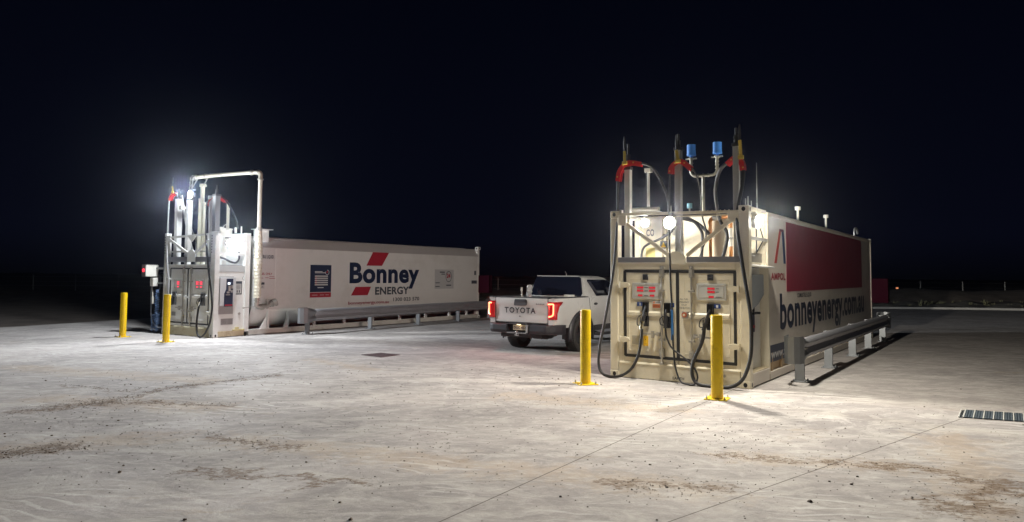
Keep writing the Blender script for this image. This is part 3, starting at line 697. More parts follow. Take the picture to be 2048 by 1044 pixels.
b = MB(); b.cyl((1.845, .95, 1.96), (1.845, .95, 2.8), .034, 12); p_ = b.build('copper_pipe', COPPER, A)
b = MB(); b.cyl((1.845, .95, 2.28), (1.845, .95, 2.60), .037, 12); b.build('white_band', WPIPE, p_)
b = MB(); b.cyl((1.845, .95, 2.40), (1.845, .95, 2.44), .05, 12); b.box(1.80, 1.89, .90, .95, 2.41, 2.43); b.build('pipe_clamp', STEEL, p_)
for nm, pts, r, mm in (('bay_hose', [(.229, .8, 1.97), (.259, .8, 2.234), (.378, .8, 2.343), (.624, .75, 2.427), (.90, .65, 2.57), (1.0, .5, 2.75)], .022, HOSEG),
                       ('bay_hose', [(.95, .55, 2.83), (1.208, .7, 2.764), (1.334, .8, 2.616), (1.377, .85, 2.441), (1.329, .9, 1.97)], .026, HOSEG),
                       ('bay_hose', [(1.02, .6, 2.80), (1.25, .8, 2.72), (1.38, .92, 2.60), (1.46, .95, 2.5)], .03, HOSEG)):
    b = MB(); b.tube(smooth_path(pts, 6), r, 10); b.build(nm, mm, A)
b = MB(); b.cyl((.31, .30, 2.93), (.80, .30, 2.92), .045, 14); b.box(.28, .83, .26, .34, 2.862, 2.885); b.build('tube_light_housing', WPIPE, A)
b = MB(); b.box(.16, .20, .05, .12, 2.84, 2.92); b.build('junction_box', WPIPE, A, bevel=.006)
# short pole with box
b = MB(); b.cyl((.515, .5, 2.85), (.515, .5, 3.62), .024, 12); pp = b.build('sensor_pole', WPIPE, A)
b = MB(); b.box(.455, .575, .45, .55, 3.61, 3.69); b.build('junction_box', WPIPE, pp, bevel=.008)
b = MB(); b.tube(smooth_path([(.50, .46, 3.62), (.485, .46, 3.3), (.49, .46, 3.0), (.475, .46, 2.86)], 5), .009, 8); b.build('cable', DARKP, pp)
# twin vents with blue caps
b = MB(); b.cyl((1.49, .6, 2.84), (1.49, .6, 3.51), .026, 12)
v = b.build('vent_pipe', PIPE, A)
b = MB(); b.tube(smooth_path([(1.275, .6, 3.84), (1.275, .6, 3.66), (1.275, .6, 3.56), (1.33, .6, 3.505), (1.42, .6, 3.50), (1.57, .6, 3.50), (1.68, .6, 3.51), (1.735, .6, 3.57), (1.735, .6, 3.68), (1.735, .6, 3.84)], 4), .026, 12)
for x in (1.275, 1.735):
    for z in (3.60, 3.66, 3.72): b.cyl((x, .6, z), (x, .6, z + .02), .034, 12)
    b.cyl((x, .6, 3.795), (x, .6, 3.82), .05, 14); b.cyl((x - .10, .6, 3.81), (x + .10, .6, 3.81), .014, 8)
for x in (1.40, 1.49, 1.58): b.cyl((x - .012, .6, 3.50), (x + .012, .6, 3.50), .034, 12)
b.build('vent_manifold', PIPE, v)
for x in (1.28, 1.74):
    b = MB(); b.cyl((x, .6, 3.89), (x, .6, 4.055), .076, 28); b.cyl((x, .6, 3.86), (x, .6, 3.892), .08, 28); b.cyl((x, .6, 3.83), (x, .6, 3.87), .03, 12); b.build('vent_cap', BLUECAP, v)
b = MB(); b.cyl((1.24, .6, 2.84), (1.24, .6, 2.95), .014, 8); sv = b.build('small_vent', PIPE, A); b = MB(); b.cyl((1.24, .6, 2.945), (1.24, .6, 3.03), .045, 16); b.build('small_vent_cap', mat('pale blue cap', (.25, .5, .62), .4), sv)
b = MB(); b.cyl((.86, .6, 2.84), (.86, .6, 3.12), .018, 8); b.cyl((.92, .55, 2.84), (.92, .55, 3.0), .008, 6); b.build('vent_stub', PIPE, A)
# side bay at the right of the front
x1 = W_ - .004
b = MB(); b.box(2.24, 2.29, .15, 1.09, .20, 1.90); b.build('side_cabinet_panel', WHITEF, A, bevel=.004)
b = MB(); b.box(2.29, x1, .15, 1.10, .02, .225); b.build('bay_bottom_rail', CREAMW, A, bevel=.008)
b = MB(); b.box(2.29, x1 - .01, .16, 1.09, .228, .24); b.build('bay_floor_dirt', RAILDIRT, A)
b = MB(); b.box(2.28, 2.34, .155, 1.09, 2.00, 2.15); b.build('side_ledge_box', mat('taupe paint', (.26, .24, .21), .5), A, bevel=.004)
b = MB(); b.hexa([(2.30, .16, 1.945), (2.54, .16, 1.90), (2.54, 1.12, 1.90), (2.30, 1.12, 1.945), (2.30, .16, 1.965), (2.54, .16, 1.925), (2.54, 1.12, 1.925), (2.30, 1.12, 1.965)]); b.build('awning', WHITEF, A, bevel=.003)
b = MB(); b.bar((x1 - .03, .15, 2.38), (x1 - .03, 1.10, 2.38), .05, .05); b.build('bay_rail', WHITEF, A, bevel=.004)
b = MB(); b.tube([(2.40, .72, 2.62), (2.41, .92, 2.38), (2.38, .60, 2.15)], .010, 8); b.cyl((2.41, .50, 2.80), (2.41, .50, 2.16), .012, 8); b.build('bay_cable', DARKP, A)
b = MB(); b.box(2.27, 2.41, .15, 1.10, 2.83, 2.89); b.build('bay_top_rail', CREAM, A)
b = MB(); b.prism([(.20, 1.20), (.62, 1.30), (.95, 1.45), (.95, 1.80), (.20, 1.80)], 'x', 2.30, 2.40); o = b.build('terminal_hood', mat('pale blue grey plastic', (.42, .46, .48), .25, var=.03), A, bevel=.02)
b = MB(); b.box(2.29, 2.38, .19, .47, .86, 1.24); tm = b.build('card_terminal', NAVY, A, bevel=.01)
b = MB(); b.box(2.378, 2.384, .20, .46, .93, .975); b.build('red_stripe', REDS, tm)
b = MB(); b.box(2.378, 2.40, .33, .40, 1.20, 1.27); b.cyl((2.38, .5, 1.17), (2.46, .5, 1.17), .02, 10); b.box(2.37, 2.42, .28, .60, 1.15, 1.18); b.build('card_reader', DARKP, tm)
b = MB(); b.box(2.29, 2.30, .20, .42, .72, .83); b.build('code_label', PLATEM, A)
b = MB(); b.box(2.29, 2.305, .18, .40, 1.82, 1.90); b.build('bay_vent_grille', GREYP, A)
for z in (.36, .42, .50): 
    b = MB(); b.box(2.290, 2.2935, .20, .27, z, z + .03); b.build('data_label', CHAR, A)
# body
b = MB(); b.box(.02, .06, 1.16, LEN - .15, .15, 2.84); b.box(.06, W_ - .05, LEN - .06, LEN - .02, .15, 2.84); b.box(.02, W_ - .02, 1.12, LEN - .1, 2.83, 2.86); b.build('tank_shell', CREAMW, A)
b = MB(); b.box(W_ - .05, W_ - .016, 1.16, LEN - .15, .46, 2.80); b.build('side_wall', CREAMW, A)
b = MB(); b.box(W_ - .09, W_ - .004, 1.16, LEN - .15, 2.80, 2.87); b.box(.0, .09, .16, LEN - .16, 2.80, 2.87); b.build('top_rail', CREAMW, A, bevel=.01)
LOWM = mat('ochre stained lower panel', (.46, .33, .19), .55, var=.12, vscale=1.5, grime=(.2, .12, .06), gamt=.5)
b = MB(); b.box(W_ - .09, W_ - .055, 1.16, LEN - .15, .15, .46); b.build('lower_wall', LOWM, A)
b = MB(); b.box(W_ - .10, x1, 1.16, LEN - .16, .02, .15); b.build('bottom_rail', CREAMW, A, bevel=.008)
b = MB(); y = 1.3
while y < LEN - .4: b.box(W_ - .06, W_ - .012, y, y + .05, .15, .46); y += .62
b.build('lower_batten', LOWM, A)
xs = W_ - .0155
pn = wsign('red_panel', A, xs, 2.35, 10.50, 1.49, 2.775, REDP)
b = MB(); b.prism([(1.53, 2.0), (1.68, 2.0), (2.03, 2.62), (1.90, 2.62)], 'x', xs, xs + .002); b.build('logo_bar', mat('red logo vinyl', (.52, .06, .04), .4), A)
b = MB(); b.prism([(2.05, 2.62), (2.19, 2.62), (2.31, 2.0), (2.16, 2.0)], 'x', xs, xs + .002); b.build('logo_bar', mat('blue logo vinyl', (.01, .04, .13), .4), A)
b = MB(); b.prism([(1.90, 2.62), (2.17, 2.62), (2.15, 2.575), (1.87, 2.575)], 'x', xs + .002, xs + .0035); b.build('logo_bar', mat('maroon logo vinyl', (.18, .03, .06), .4), A)
lettering('lettering', 'AMPOL', REDS, A, (xs, 1.30, 1.70), SY, FZ, .97, .13, bold=.04, spacing=1.1)
lettering('lettering', 'COMBUSTIBLE LIQUID', CHAR, A, (xs, 3.15, 1.35), SY, FZ, 1.18, .10, bold=.02)
lettering('lettering', 'bonneyenergy.com.au', NAVY, A, (xs, 1.86, .62), SY, FZ, 8.9, .84, bold=.03, spacing=1.05)
wsign('url_strip', A, xs, 1.17, 3.4, .30, .59, NAVY)
lettering('lettering', 'www.fuel', WLET, A, (xs + .0035, 1.22, .36), SY, FZ, 1.35, .15, bold=.02)
# far end details
b = MB(); b.box(2.38, 2.86, LEN - .05, LEN + .25, 1.02, 1.73); b.build('red_cabinet', REDCAB, A, bevel=.01)
for y, h in ((3.57, .27), (6.23, .30)):
    b = MB(); b.cyl((2.36, y, 2.86), (2.36, y, 2.86 + h - .03), .022, 10); v = b.build('roof_vent', WPIPE, A); b = MB(); b.cyl((2.36, y, 2.86 + h - .04), (2.36, y, 2.86 + h + .03), .055, 14); b.build('vent_hood', WPIPE, v)
b = MB(); b.tube(smooth_path([(2.2, 10.9, 2.86), (2.2, 10.9, 3.08), (2.2, 11.05, 3.16), (2.2, 11.3, 3.14), (2.2, 11.4, 3.02)], 4), .03, 10); b.build('roof_gooseneck', STEEL, A)
for k, (x, y, h) in enumerate(((2.33, .34, .20), (2.36, .42, .13), (2.30, .30, .16))):
    b = MB(); b.cyl((x, y, 2.87), (x, y, 2.87 + h), .007, 6); b.build('antenna', STEEL, A)
b = MB(); b.cyl((2.40, .60, 2.86), (2.40, .60, 3.65), .006, 6); b.cyl((2.40, .60, 2.86), (2.40, .60, 2.98), .014, 8); b.build('antenna', STEEL, A)
WARM = (1, .94, .82); COOLW = (.88, .94, 1.0)
floodlight(A, 'l', (.47, .34, 2.70), 190, WARM, .13)
floodlight(A, 'm', (1.17, -.23, 2.645), 390, WARM, .095, flat=.35)
floodlight(A, 's', (2.52, .50, 2.65), 290, WARM, .07, arm=(1, 0, 0), flat=.30)
# hoses of the right tank
HG = 'black fuel hoses hanging from the masts'
P2h = [(.637, -.075, .884), (.641, -.1, .741), (.613, -.12, .505), (.562, -.15, .32), (.465, -.18, .164), (.288, -.2, .051), (.079, -.2, .028), (-.065, -.2, .082), (-.134, -.18, .247), (-.121, -.15, .548), (-.058, -.12, .897), (.029, -.08, 1.421), (.097, -.04, 1.946), (.131, .03, 2.742), (.098, .12, 3.455), (.168, .12, 3.68), (.314, .12, 3.76), (.532, .15, 3.734), (.687, .25, 3.663), (.812, .35, 3.435), (.90, .45, 3.102), (.906, .5, 2.75)]
hose_thing('fuel_hose', 'black hose looping from the right tank\'s left mast down to nozzle 2', AO, AR, P2h, .024, group=HG,
           guard=[(.095, .12, 3.44), (.125, .12, 3.60), (.22, .12, 3.72), (.35, .12, 3.765), (.56, .13, 3.72)], strap=((.235, .10, 3.97), (.26, .06, 3.76)), noz=((.70, -.03, 1.24), (.635, -.085, .88), DARKP, CHROME))
P3h = [(1.061, -.075, .901), (1.09, -.09, .739), (1.202, -.11, .558), (1.44, -.15, .414), (1.602, -.18, .269), (1.654, -.20, .139), (1.611, -.22, .03), (1.51, -.22, .02), (1.368, -.20, .059), (1.26, -.14, .262), (1.212, -.10, .54), (1.184, -.07, .824), (1.173, -.06, 1.195), (1.142, -.045, 1.693), (1.128, -.035, 2.196), (1.111, -.02, 2.706), (1.071, .11, 3.234), (1.091, .12, 3.544), (1.173, .12, 3.67), (1.298, .12, 3.70), (1.437, .15, 3.592), (1.478, .3, 3.47), (1.475, .5, 3.24), (1.426, .7, 2.825), (1.459, .8, 2.48), (1.275, .9, 2.0)]
h3 = hose_thing('fuel_hose', 'thin black hose down the middle of the right tank, looping to its centre nozzle', AO, AR, P3h, .015, group=HG,
           guard=[(1.085, .12, 3.50), (1.10, .12, 3.60), (1.18, .12, 3.68), (1.30, .12, 3.705), (1.46, .13, 3.57)], strap=((1.20, .10, 3.90), (1.25, .06, 3.71)), noz=((1.07, -.03, 1.20), (1.06, -.07, .91), DARKP, DARKP))
b = MB(); b.tube([(1.181, -.066, .70), (1.178, -.063, .98)], .024, 12); b.tube([(1.178, -.063, .98), (1.172, -.06, 1.20)], .019, 12); s = b.build('breakaway_sleeve', BLUEH, h3)
P1h = [(1.727, -.085, .91), (1.722, -.1, .798), (1.686, -.12, .654), (1.596, -.15, .45), (1.555, -.18, .25), (1.595, -.2, .096), (1.717, -.22, .03), (1.944, -.22, .026), (2.198, -.22, .045), (2.379, -.2, .179), (2.478, -.16, .474), (2.493, -.12, .779), (2.471, -.08, 1.162), (2.409, -.06, 1.549), (2.332, -.045, 2.021), (2.267, -.03, 2.503), (2.247, .06, 2.829), (2.29, .18, 3.241), (2.304, .2, 3.47), (2.276, .22, 3.638), (2.153, .29, 3.727), (1.987, .3, 3.631), (1.834, .4, 3.504), (1.738, .5, 3.267), (1.71, .6, 3.064), (1.743, .7, 2.726), (1.837, .8, 2.454), (1.696, .9, 2.0)]
hose_thing('fuel_hose', 'thick black hose down the right edge of the right tank to nozzle 1', AO, AR, P1h, .029, group=HG,
           guard=[(2.31, .2, 3.48), (2.30, .2, 3.58), (2.24, .23, 3.69), (2.13, .28, 3.71), (2.0, .3, 3.62)], strap=((2.27, .13, 3.97), (2.28, .15, 3.70)), noz=((1.815, -.03, 1.22), (1.725, -.095, .90), DARKP, RUBBER))
guardrail('guardrail', 'galvanised guardrail along the cream tank at the right', AO, AR, 2.93, .68, 11.6, (1.38, 3.72, 6.30, 8.46, 10.9), 1, zt=.74, zb=.40)
# ================================================================== LEFT TANK (white, "B")
BO, BR = (-10.0641, 21.075, 0), -.5867
B = empty('fuel_tank', BO, BR); tag(B, 'white fuel tank with blue lettering and red cabinet at the left', 'fuel tank')
for x in (0, W_ - .165):
    for y in (0, LEN - .165):
        casting(B, x, y, .0, WHITEF)
        if y: casting(B, x, y, HT - .118, WHITEF)
for x in (.004, W_ - .204):
    b = MB(); b.box(x, x + (.11 if x < 1 else .20), .004, .154, .118, HT - .01)
    for k in range(6):
        pass
    po = b.build('corner_post', WHITEF, B, bevel=.01)
    b = MB()
    for k in range(7): b.box(x + .02, x + .055, .0, .01, 2.30 + k * .075, 2.335 + k * .075)
    b.build('post_marking', CHAR, po)
    b = MB(); b.box(x, x + .15, LEN - .154, LEN - .004, .118, HT - .118); b.build('corner_post', WHITEF, B, bevel=.01)
b = MB(); b.box(W_ - .03, W_ + .05, .03, .10, 2.78, 2.88); b.cyl((W_ + .03, .02, 2.83), (W_ + .03, .12, 2.83), .04, 12); b.build('lifting_lug', WHITEF, B)
b = MB(); b.box(.165, W_ - .165, .01, .15, .01, .25); b.prism([(.004, .235), (.004, .22), (.02, .25), (.02, .27)], 'x', .17, 2.25); b.build('front_sill', mat('yellowed sill paint', (.50, .46, .33), .5, var=.08, grime=(.25, .18, .07), gamt=.6, gscale=3), B, bevel=.01)
b = MB(); b.box(.114, .28, .02, .10, .25, 1.97); b.box(2.20, W_ - .204, .02, .10, .25, 1.97); b.box(.28, 2.20, .02, .10, 1.90, 1.97); b.build('door_frame', WHITEF, B, bevel=.006)
b = MB(); b.box(.114, W_ - .204, -.01, .13, 1.972, 1.99); b.build('drip_ledge', WHITEF, B)
b = MB(); b.box(.114, W_ - .204, .0, .12, 2.06, 2.20); b.build('ledge_box', GREYP, B, bevel=.006)
b = MB(); b.prism([(1.18, 2.06), (1.55, 2.06), (1.55, 2.30), (1.42, 2.40), (1.31, 2.40), (1.18, 2.30)], 'y', -.024, -.004); b.build('gusset_plate', WHITEF, B)
front_doors(B, mat('pale grey door paint', (.74, .74, .72), .42, var=.05, grime=(.42, .38, .30), gamt=.4), [(.33, 1.88, 2.17, 1.87, .035), (.33, .36, 2.17, .35, .04), (.335, 1.89, .335, .35, .035), (2.16, 1.88, 2.16, .34, .035), (1.18, 1.88, 1.19, .36, .04)],
            [(.28, 1.18, .27, 1.90), (1.20, 2.20, .27, 1.90)], (1.02, 1.38), STEEL)
hinge(B, .20, 1.57, WHITEF, 1); hinge(B, 2.25, .66, WHITEF, -1)
b = MB(); b.box(1.02, 1.34, -.006, .02, 1.05, 1.10); b.build('centre_strap', WHITEF, B)
handle_lever(B, 1.0, .78, -1, STEEL); handle_lever(B, 1.40, .78, 1, STEEL)
display(B, .53, .95, 1.31, 1.57, 1, DIGITB); display(B, 1.53, 1.95, 1.31, 1.58, 2, [DIGITB, DIGITB])
GH = mat('grey holster', (.12, .12, .12), .5)
holster(B, .52, .66, .85, 1.22, GH); holster(B, 1.86, 2.02, .86, 1.21, GH)
b = MB()
for x in (.74, .94): b.cyl((x, .0, 1.22), (x, .03, 1.22), .022, 12)
b.build('key_switch', STEEL, B)
b = MB(); b.box(.44, .64, .02, .03, .54, .65); b.build('rating_plate', PLATEM, B)
# truss
b = MB(); b.bar((.10, .03, 2.76), (2.15, .03, 2.82), .05, .07); b.build('truss_beam', WHITEF, B)
b = MB(); b.bar((.10, .03, 2.35), (2.23, .03, 2.35), .04, .04); b.build('truss_rail', WHITEF, B)
b = MB(); b.box(.11, .32, -.012, .02, 2.62, 2.82); b.build('gusset_plate', WHITEF, B)
b = MB(); b.prism([(1.15, 2.78), (1.55, 2.79), (1.35, 2.62)], 'y', -.012, .02); b.build('gusset_plate', WHITEF, B)
for p, q in (((.28, .0, 2.70), (1.22, .0, 2.28)), ((1.50, .0, 2.28), (2.15, .0, 2.66))):
    b = MB(); b.bar(p, q, .07, .04); b.build('diagonal_brace', WHITEF, B)
WM = mat('white mast paint', (.68, .68, .66), .4, var=.04)
mast(B, .33, .2, 1.98, 3.94, WM, .15, .24); mast(B, .86, .2, 1.98, 3.88, WM, .13, .04); mast(B, 2.13, .2, 1.98, 3.93, mat('shade darkened mast paint', (.17, .17, .17), .4), .15, .26)  # right mast's base colour darkened to imitate its unlit side
b = MB()
for x in (.80, .92): b.bar((x, .2, 3.88), (x, .24, 4.50), .022, .022)
for z in (4.05, 4.2, 4.35): b.bar((.80, .21, z), (.92, .21, z + .08), .014, .014)
b.build('lattice_bracket', STEEL, B)
for x, r, z in ((1.14, .045, 3.85), (1.24, .06, 4.20), (1.38, .045, 3.72)):
    b = MB(); b.cyl((x, .35, 1.98), (x, .35, z), r, 14); b.cyl((x, .35, z), (x, .35, z + .03), r * 1.25, 14)
    if z > 4: b.cyl((x, .35, z + .05), (x, .35, z + .09), r * 1.5, 14); b.box(x - .1, x + .12, .3, .4, z + .01, z + .05)
    b.build('vent_pipe', mat('ivory pipe', (.62, .60, .48), .4), B)
b = MB(); b.box(.62, .76, .02, .12, 3.56, 3.68); b.box(.74, .80, .08, .16, 3.58, 3.64); b.build('motion_sensor', WPIPE, B, bevel=.01)
b = MB(); b.cyl((1.64, .2, 2.8), (1.64, .2, 3.36), .018, 8); b.build('antenna', WPIPE, B)
b = MB(); b.tube([(1.94, .2, 1.98), (1.87, .2, 3.80)], .055, 12); b.tube([(1.87, .2, 3.80), (1.865, .2, 3.90)], .075, 12); b.build('support_tube', WM, B)
b = MB(); b.bar((.38, .25, 4.0), (.66, .3, 2.9), .06, .03); b.bar((.66, .3, 2.9), (.90, .35, 2.3), .06, .03); b.build('mast_stay', WM, B)
# bay
b = MB(); b.box(.10, 2.30, 1.02, 1.08, 1.98, 2.88); b.build('bay_bulkhead', WHITEF, B)
b = MB(); b.box(.12, 2.28, .13, 1.02, 1.93, 1.985); b.build('bay_deck', GREYP, B)
b = MB(); b.box(.004, .11, .98, 1.13, .12, 2.88); b.build('bay_post', WHITEF, B, bevel=.008)
b = MB(); b.box(W_ - .14, W_ - .004, .97, 1.13, .12, 2.89); b.build('bay_post', WHITEF, B, bevel=.008)
b = MB(); b.cyl((1.5, .80, 2.5), (1.5, .80, 3.0), .30, 28); b.cyl((1.5, .80, 3.0), (1.5, .80, 3.03), .32, 28); b.build('expansion_drum', WPIPE, B)
for x, y in ((.6, .6), (1.05, .75), (1.75, .6)):
    b = MB(); b.box(x, x + .14, y, y + .12, 1.99, 2.8); b.build('bay_channel', WHITEF, B)
b = MB(); b.bar((W_ - .06, .154, 2.28), (W_ - .06, .97, 2.28), .07, .07); b.build('bay_rail', WHITEF, B)
b = MB(); b.box(2.30, W_ - .02, .16, .97, 1.79, 1.97); b.build('side_ledge_box', mat('pale ledge paint', (.45, .46, .45), .4), B)
b = MB(); b.box(2.32, W_ - .03, .15, .98, .17, 1.785); b.build('side_cabinet_panel', WHITEF, B)
b = MB(); b.box(2.29, W_ - .002, .15, .98, .02, .165); b.build('bay_bottom_rail', RAILDIRT, B, bevel=.006)
b = MB(); b.tube(smooth_path([(1.835, .5, 2.219), (2.015, .6, 2.15), (2.15, .7, 2.067), (2.237, .8, 2.054), (2.298, .85, 2.154), (2.22, .9, 2.339)], 6), .03, 10); b.build('bay_hose', HOSEG, B)
b = MB(); b.tube(smooth_path([(W_ + .02, .93, 2.2), (W_ + .04, .90, 1.9), (W_ + .03, .92, 1.7), (W_ + .05, .84, 1.62), (W_ + .03, .92, 1.55), (W_ + .02, .92, 1.66)], 6), .007, 6); b.build('sensor_cable', PLATEM, B)
b = MB(); b.cyl((.95 + 1.0, .70, 2.98), (.95 + 1.0, .70, 3.72), .042, 12); b.tube(smooth_path([(1.95, .70, 3.15), (1.82, .68, 3.1), (1.78, .66, 3.0)], 4), .012, 8); b.build('vent_pipe', PIPE, B)
b = MB(); b.box(1.70, 1.79, .6, .7, 2.96, 3.06); b.cyl((2.25, .75, 2.88), (2.25, .75, 3.04), .03, 8); b.cyl((2.3, .9, 2.88), (2.3, .9, 3.08), .02, 8); b.build('junction_box', WPIPE, B)
b = MB(); b.box(2.30, 2.42, .78, .96, 2.60, 2.82); b.build('bracket_box', WHITEF, B, bevel=.01)
# side cabinet: payment terminal
xc = W_ - .03
b = MB(); b.box(xc - .004, xc + .006, .14, .62, .63, 1.66); b.build('terminal_backplate', PLATEM, B)
b = MB(); b.prism([(.17, .86), (.17, 1.64), (.66, 1.64), (.68, 1.22), (.60, .86)], 'x', xc + .006, xc + .05); th = b.build('terminal_hood', mat('pale grey hood', (.55, .56, .56), .3), B, bevel=.01)
b = MB(); b.prism([(.30, .84), (.30, 1.20), (.36, 1.32), (.36, 1.60), (.56, 1.60), (.56, .84)], 'x', xc + .05, xc + .075); tm = b.build('card_terminal', NAVY, B, bevel=.004)
b = MB(); b.box(xc + .076, xc + .079, .31, .55, .86, .895); b.build('red_stripe', REDS, tm)
b = MB(); b.box(xc + .076, xc + .082, .385, .46, 1.44, 1.50); b.build('screen', SCREEN, tm)
b = MB(); b.box(xc + .075, xc + .095, .40, .47, 1.26, 1.41); b.box(xc + .075, xc + .10, .49, .54, 1.33, 1.42); b.box(xc + .075, xc + .085, .36, .44, 1.20, 1.25); b.box(xc + .075, xc + .09, .33, .46, 1.15, 1.17); b.build('keypad', STEEL, tm)
b = MB(); b.box(xc + .075, xc + .09, .48, .54, 1.22, 1.29); b.build('receipt_slot', PLATEM, tm)
sg = wsign('notice_sign', B, W_ - .0295, .64, .89, 1.16, 1.53, CHAR); wsign('notice_field', sg, W_ - .0255, .665, .865, 1.19, 1.46, DISPW)
for k in range(4): wsign('notice_line', sg, W_ - .0235 + .0015, .69, .84, 1.42 - k * .035, 1.43 - k * .035, CHAR)
wsign('notice_mark', sg, W_ - .0220, .72, .75, 1.21, 1.28, CHAR); wsign('notice_mark', sg, W_ - .0220, .79, .82, 1.21, 1.28, CHAR)
pl = wsign('compliance_plate', B, W_ - .0295, .25, .63, .34, .51, PLATEM)
for k in range(4): wsign('plate_line', pl, W_ - .026, .27, .42, .37 + k * .033, .375 + k * .033, CHAR); wsign('plate_line', pl, W_ - .026, .46, .61, .37 + k * .033, .375 + k * .033, CHAR)
b = MB(); b.cyl((xc, .82, .63), (xc + .02, .82, .63), .035, 16); b.build('knob', STEEL, B)
b = MB(); b.box(xc, W_ + .02, .62, .98, .165, .20); b.box(xc, W_ + .01, .70, .80, .2, .26); b.build('step_bracket', mat('cream bracket', (.55, .48, .25), .5, grime=(.2, .12, .03), gamt=.6, gscale=5), B)
# tank body: rounded belly, flat sides, sloped shoulders
prof = []
for k in range(0, 11):
    a = math.radians(-90 + 90 * k / 10); prof.append((1.219 + .62 + .575 * math.cos(a), .86 + .66 * math.sin(a)))
prof += [(2.41, 2.50), (2.30, 2.60), (2.02, 2.80), (1.6, 2.86), (1.219, 2.88)]
prof = prof + [(2.438 - x, z) for x, z in prof[::-1][1:]]
b = MB(); rows = []
ysx = [1.25, 1.30, 1.40, 1.6, 2.0] + [2 + (12.0 - 2) * k / 12 for k in range(1, 13)]
for i, y in enumerate(ysx):
    f = .96 if i == 0 else (.985 if i == 1 else 1)
    rows.append([(1.219 + (x - 1.219) * f, y, 1.55 + (z - 1.55) * f) for x, z in prof])
V = b.grid(rows, closed=True); b.bm.faces.new(V[0][::-1]); b.bm.faces.new(V[-1]); tank = b.build('tank_shell', WHITE, B)
for p in tank.data.polygons:
    if len(p.vertices) > 6: p.use_smooth = False
b = MB(); b.hexa([(2.412, 1.45, 2.50), (2.425, 1.45, 2.50), (2.425, 12.04, 2.50), (2.412, 12.04, 2.50), (2.25, 1.45, 2.79), (2.27, 1.45, 2.80), (2.27, 12.04, 2.80), (2.25, 12.04, 2.79)]); b.build('roof_band', BAND, B)
b = MB(); b.box(2.10, 2.36, 1.45, 1.80, 2.66, 3.02); b.build('roof_valve_box', WHITEF, B, bevel=.02)
b = MB(); b.box(2.05, 2.42, 1.4, 1.9, 3.02, 3.04); b.build('valve_box_lid', WHITEF, B)
b = MB(); b.box(2.405, 2.416, 2.0, 2.03, .80, 2.48); b.build('weld_seam', WHITEF, B)
b = MB(); b.box(W_ - .12, W_ - .002, 1.13, LEN - .16, .02, .17); b.box(.0, .12, .16, LEN - .16, .02, .17); b.build('bottom_rail', mat('grey white rail', (.52, .51, .47), .5, var=.08, grime=(.22, .17, .10), gamt=.6, gscale=2), B, bevel=.006)
for y in (1.77, 2.47, 3.5, 4.75, 6.05, 7.4, 8.8, 10.2, 11.3):
    b = MB()
    if y < 3: b.prism([(y - .03, .17), (y + .06, .17), (y + .06, .70), (y - .0, .70), (y - .0, .45)] if y < 2 else [(y - .10, .17), (y + .06, .17), (y + .06, .68), (y, .68), (y, .38)], 'x', W_ - .08, W_ - .01)
    else: b.box(W_ - .10, W_ - .03, y, y + .09, .17, .66)
    if y < 2: b.prism([(y - .25, .17), (y - .03, .17), (y - .03, .5)], 'x', W_ - .05, W_ - .035)
    b.build('tank_support', WHITEF, B)
b = MB(); b.box(W_ - .08, W_ - .01, 1.78, 2.9, .66, .72); b.build('support_beam', WHITEF, B)
b = MB(); b.box(W_ - .09, W_ - .03, 2.9, LEN - .16, .64, .68); b.build('support_beam', WHITEF, B)
b = MB(); b.box(2.38, 2.90, LEN - .05, LEN + .2, 1.03, 1.74); b.build('red_cabinet', REDCAB, B, bevel=.01)
# lettering on the side
xb = 2.4175
lettering('lettering', 'COMBUSTIBLE LIQUID', CHAR, B, (xb, 1.22, 2.17), SY, FZ, .71, .12, bold=.02, spacing=1.05)
lettering('lettering', 'DIESEL ONLY', REDS, B, (xb, 1.40, 1.71), SY, FZ, .50, .065, bold=.02)
lettering('lettering', 'SAFE FILL', REDS, B, (xb, 1.24, 1.60), SY, FZ, .36, .05)
for y0, y1, z in ((1.66, 1.78, 1.62), (1.80, 1.98, 1.65), (1.80, 2.0, 1.60)): wsign('caption_line', B, xb, y0, y1, z, z + .014, REDS)
sg = wsign('warning_sign', B, xb, 1.28, 1.64, 1.31, 1.50, DISPW); wsign('warning_header', sg, xb + .0032, 1.285, 1.635, 1.43, 1.495, CHAR)
lettering('lettering', 'NO SMOKING', CHAR, sg, (xb + .0035, 1.36, 1.34), SY, FZ, .24, .05)
ps = wsign('poster', B, xb, 3.32, 4.17, 1.02, 2.03, NAVY); wsign('poster_footer', ps, xb + .0032, 3.32, 4.17, 1.02, 1.17, REDS)
wsign('poster_edge', ps, xb + .0032, 3.32, 4.17, 1.172, 1.185, WLET)
for k in range(5):
    wsign('poster_bar', ps, xb + .0032, 3.50, 4.03, 1.66 - k * .067, 1.70 - k * .067, DISPW)
    if k < 4: wsign('poster_bullet', ps, xb + .0032, 3.52, 3.58, 1.632 - k * .067, 1.657 - k * .067, REDS)
for k, (a, c) in enumerate(((3.50, 3.80), (3.50, 3.92), (3.62, 3.86))): wsign('poster_caption', ps, xb + .0032, a, c, (1.81, 1.775, 1.31)[k], (1.83, 1.795, 1.335)[k], WLET)
for k, (a, c) in enumerate(((3.40, 3.62), (3.72, 3.88), (3.94, 4.08))): wsign('poster_caption', ps, xb + .0065, a, c, 1.085, 1.10, DISPW)
b = MB()
n = 24; ring = []
for k in range(n + 1):
    a = math.radians(-200 + 290 * k / n); ring.append((4.0 + .075 * math.cos(a), 1.80 + .075 * math.sin(a)))
for p, q in zip(ring, ring[1:]): b.bar((xb + .0045, *p), (xb + .0045, *q), .014, .002, ref=(1, 0, 0))
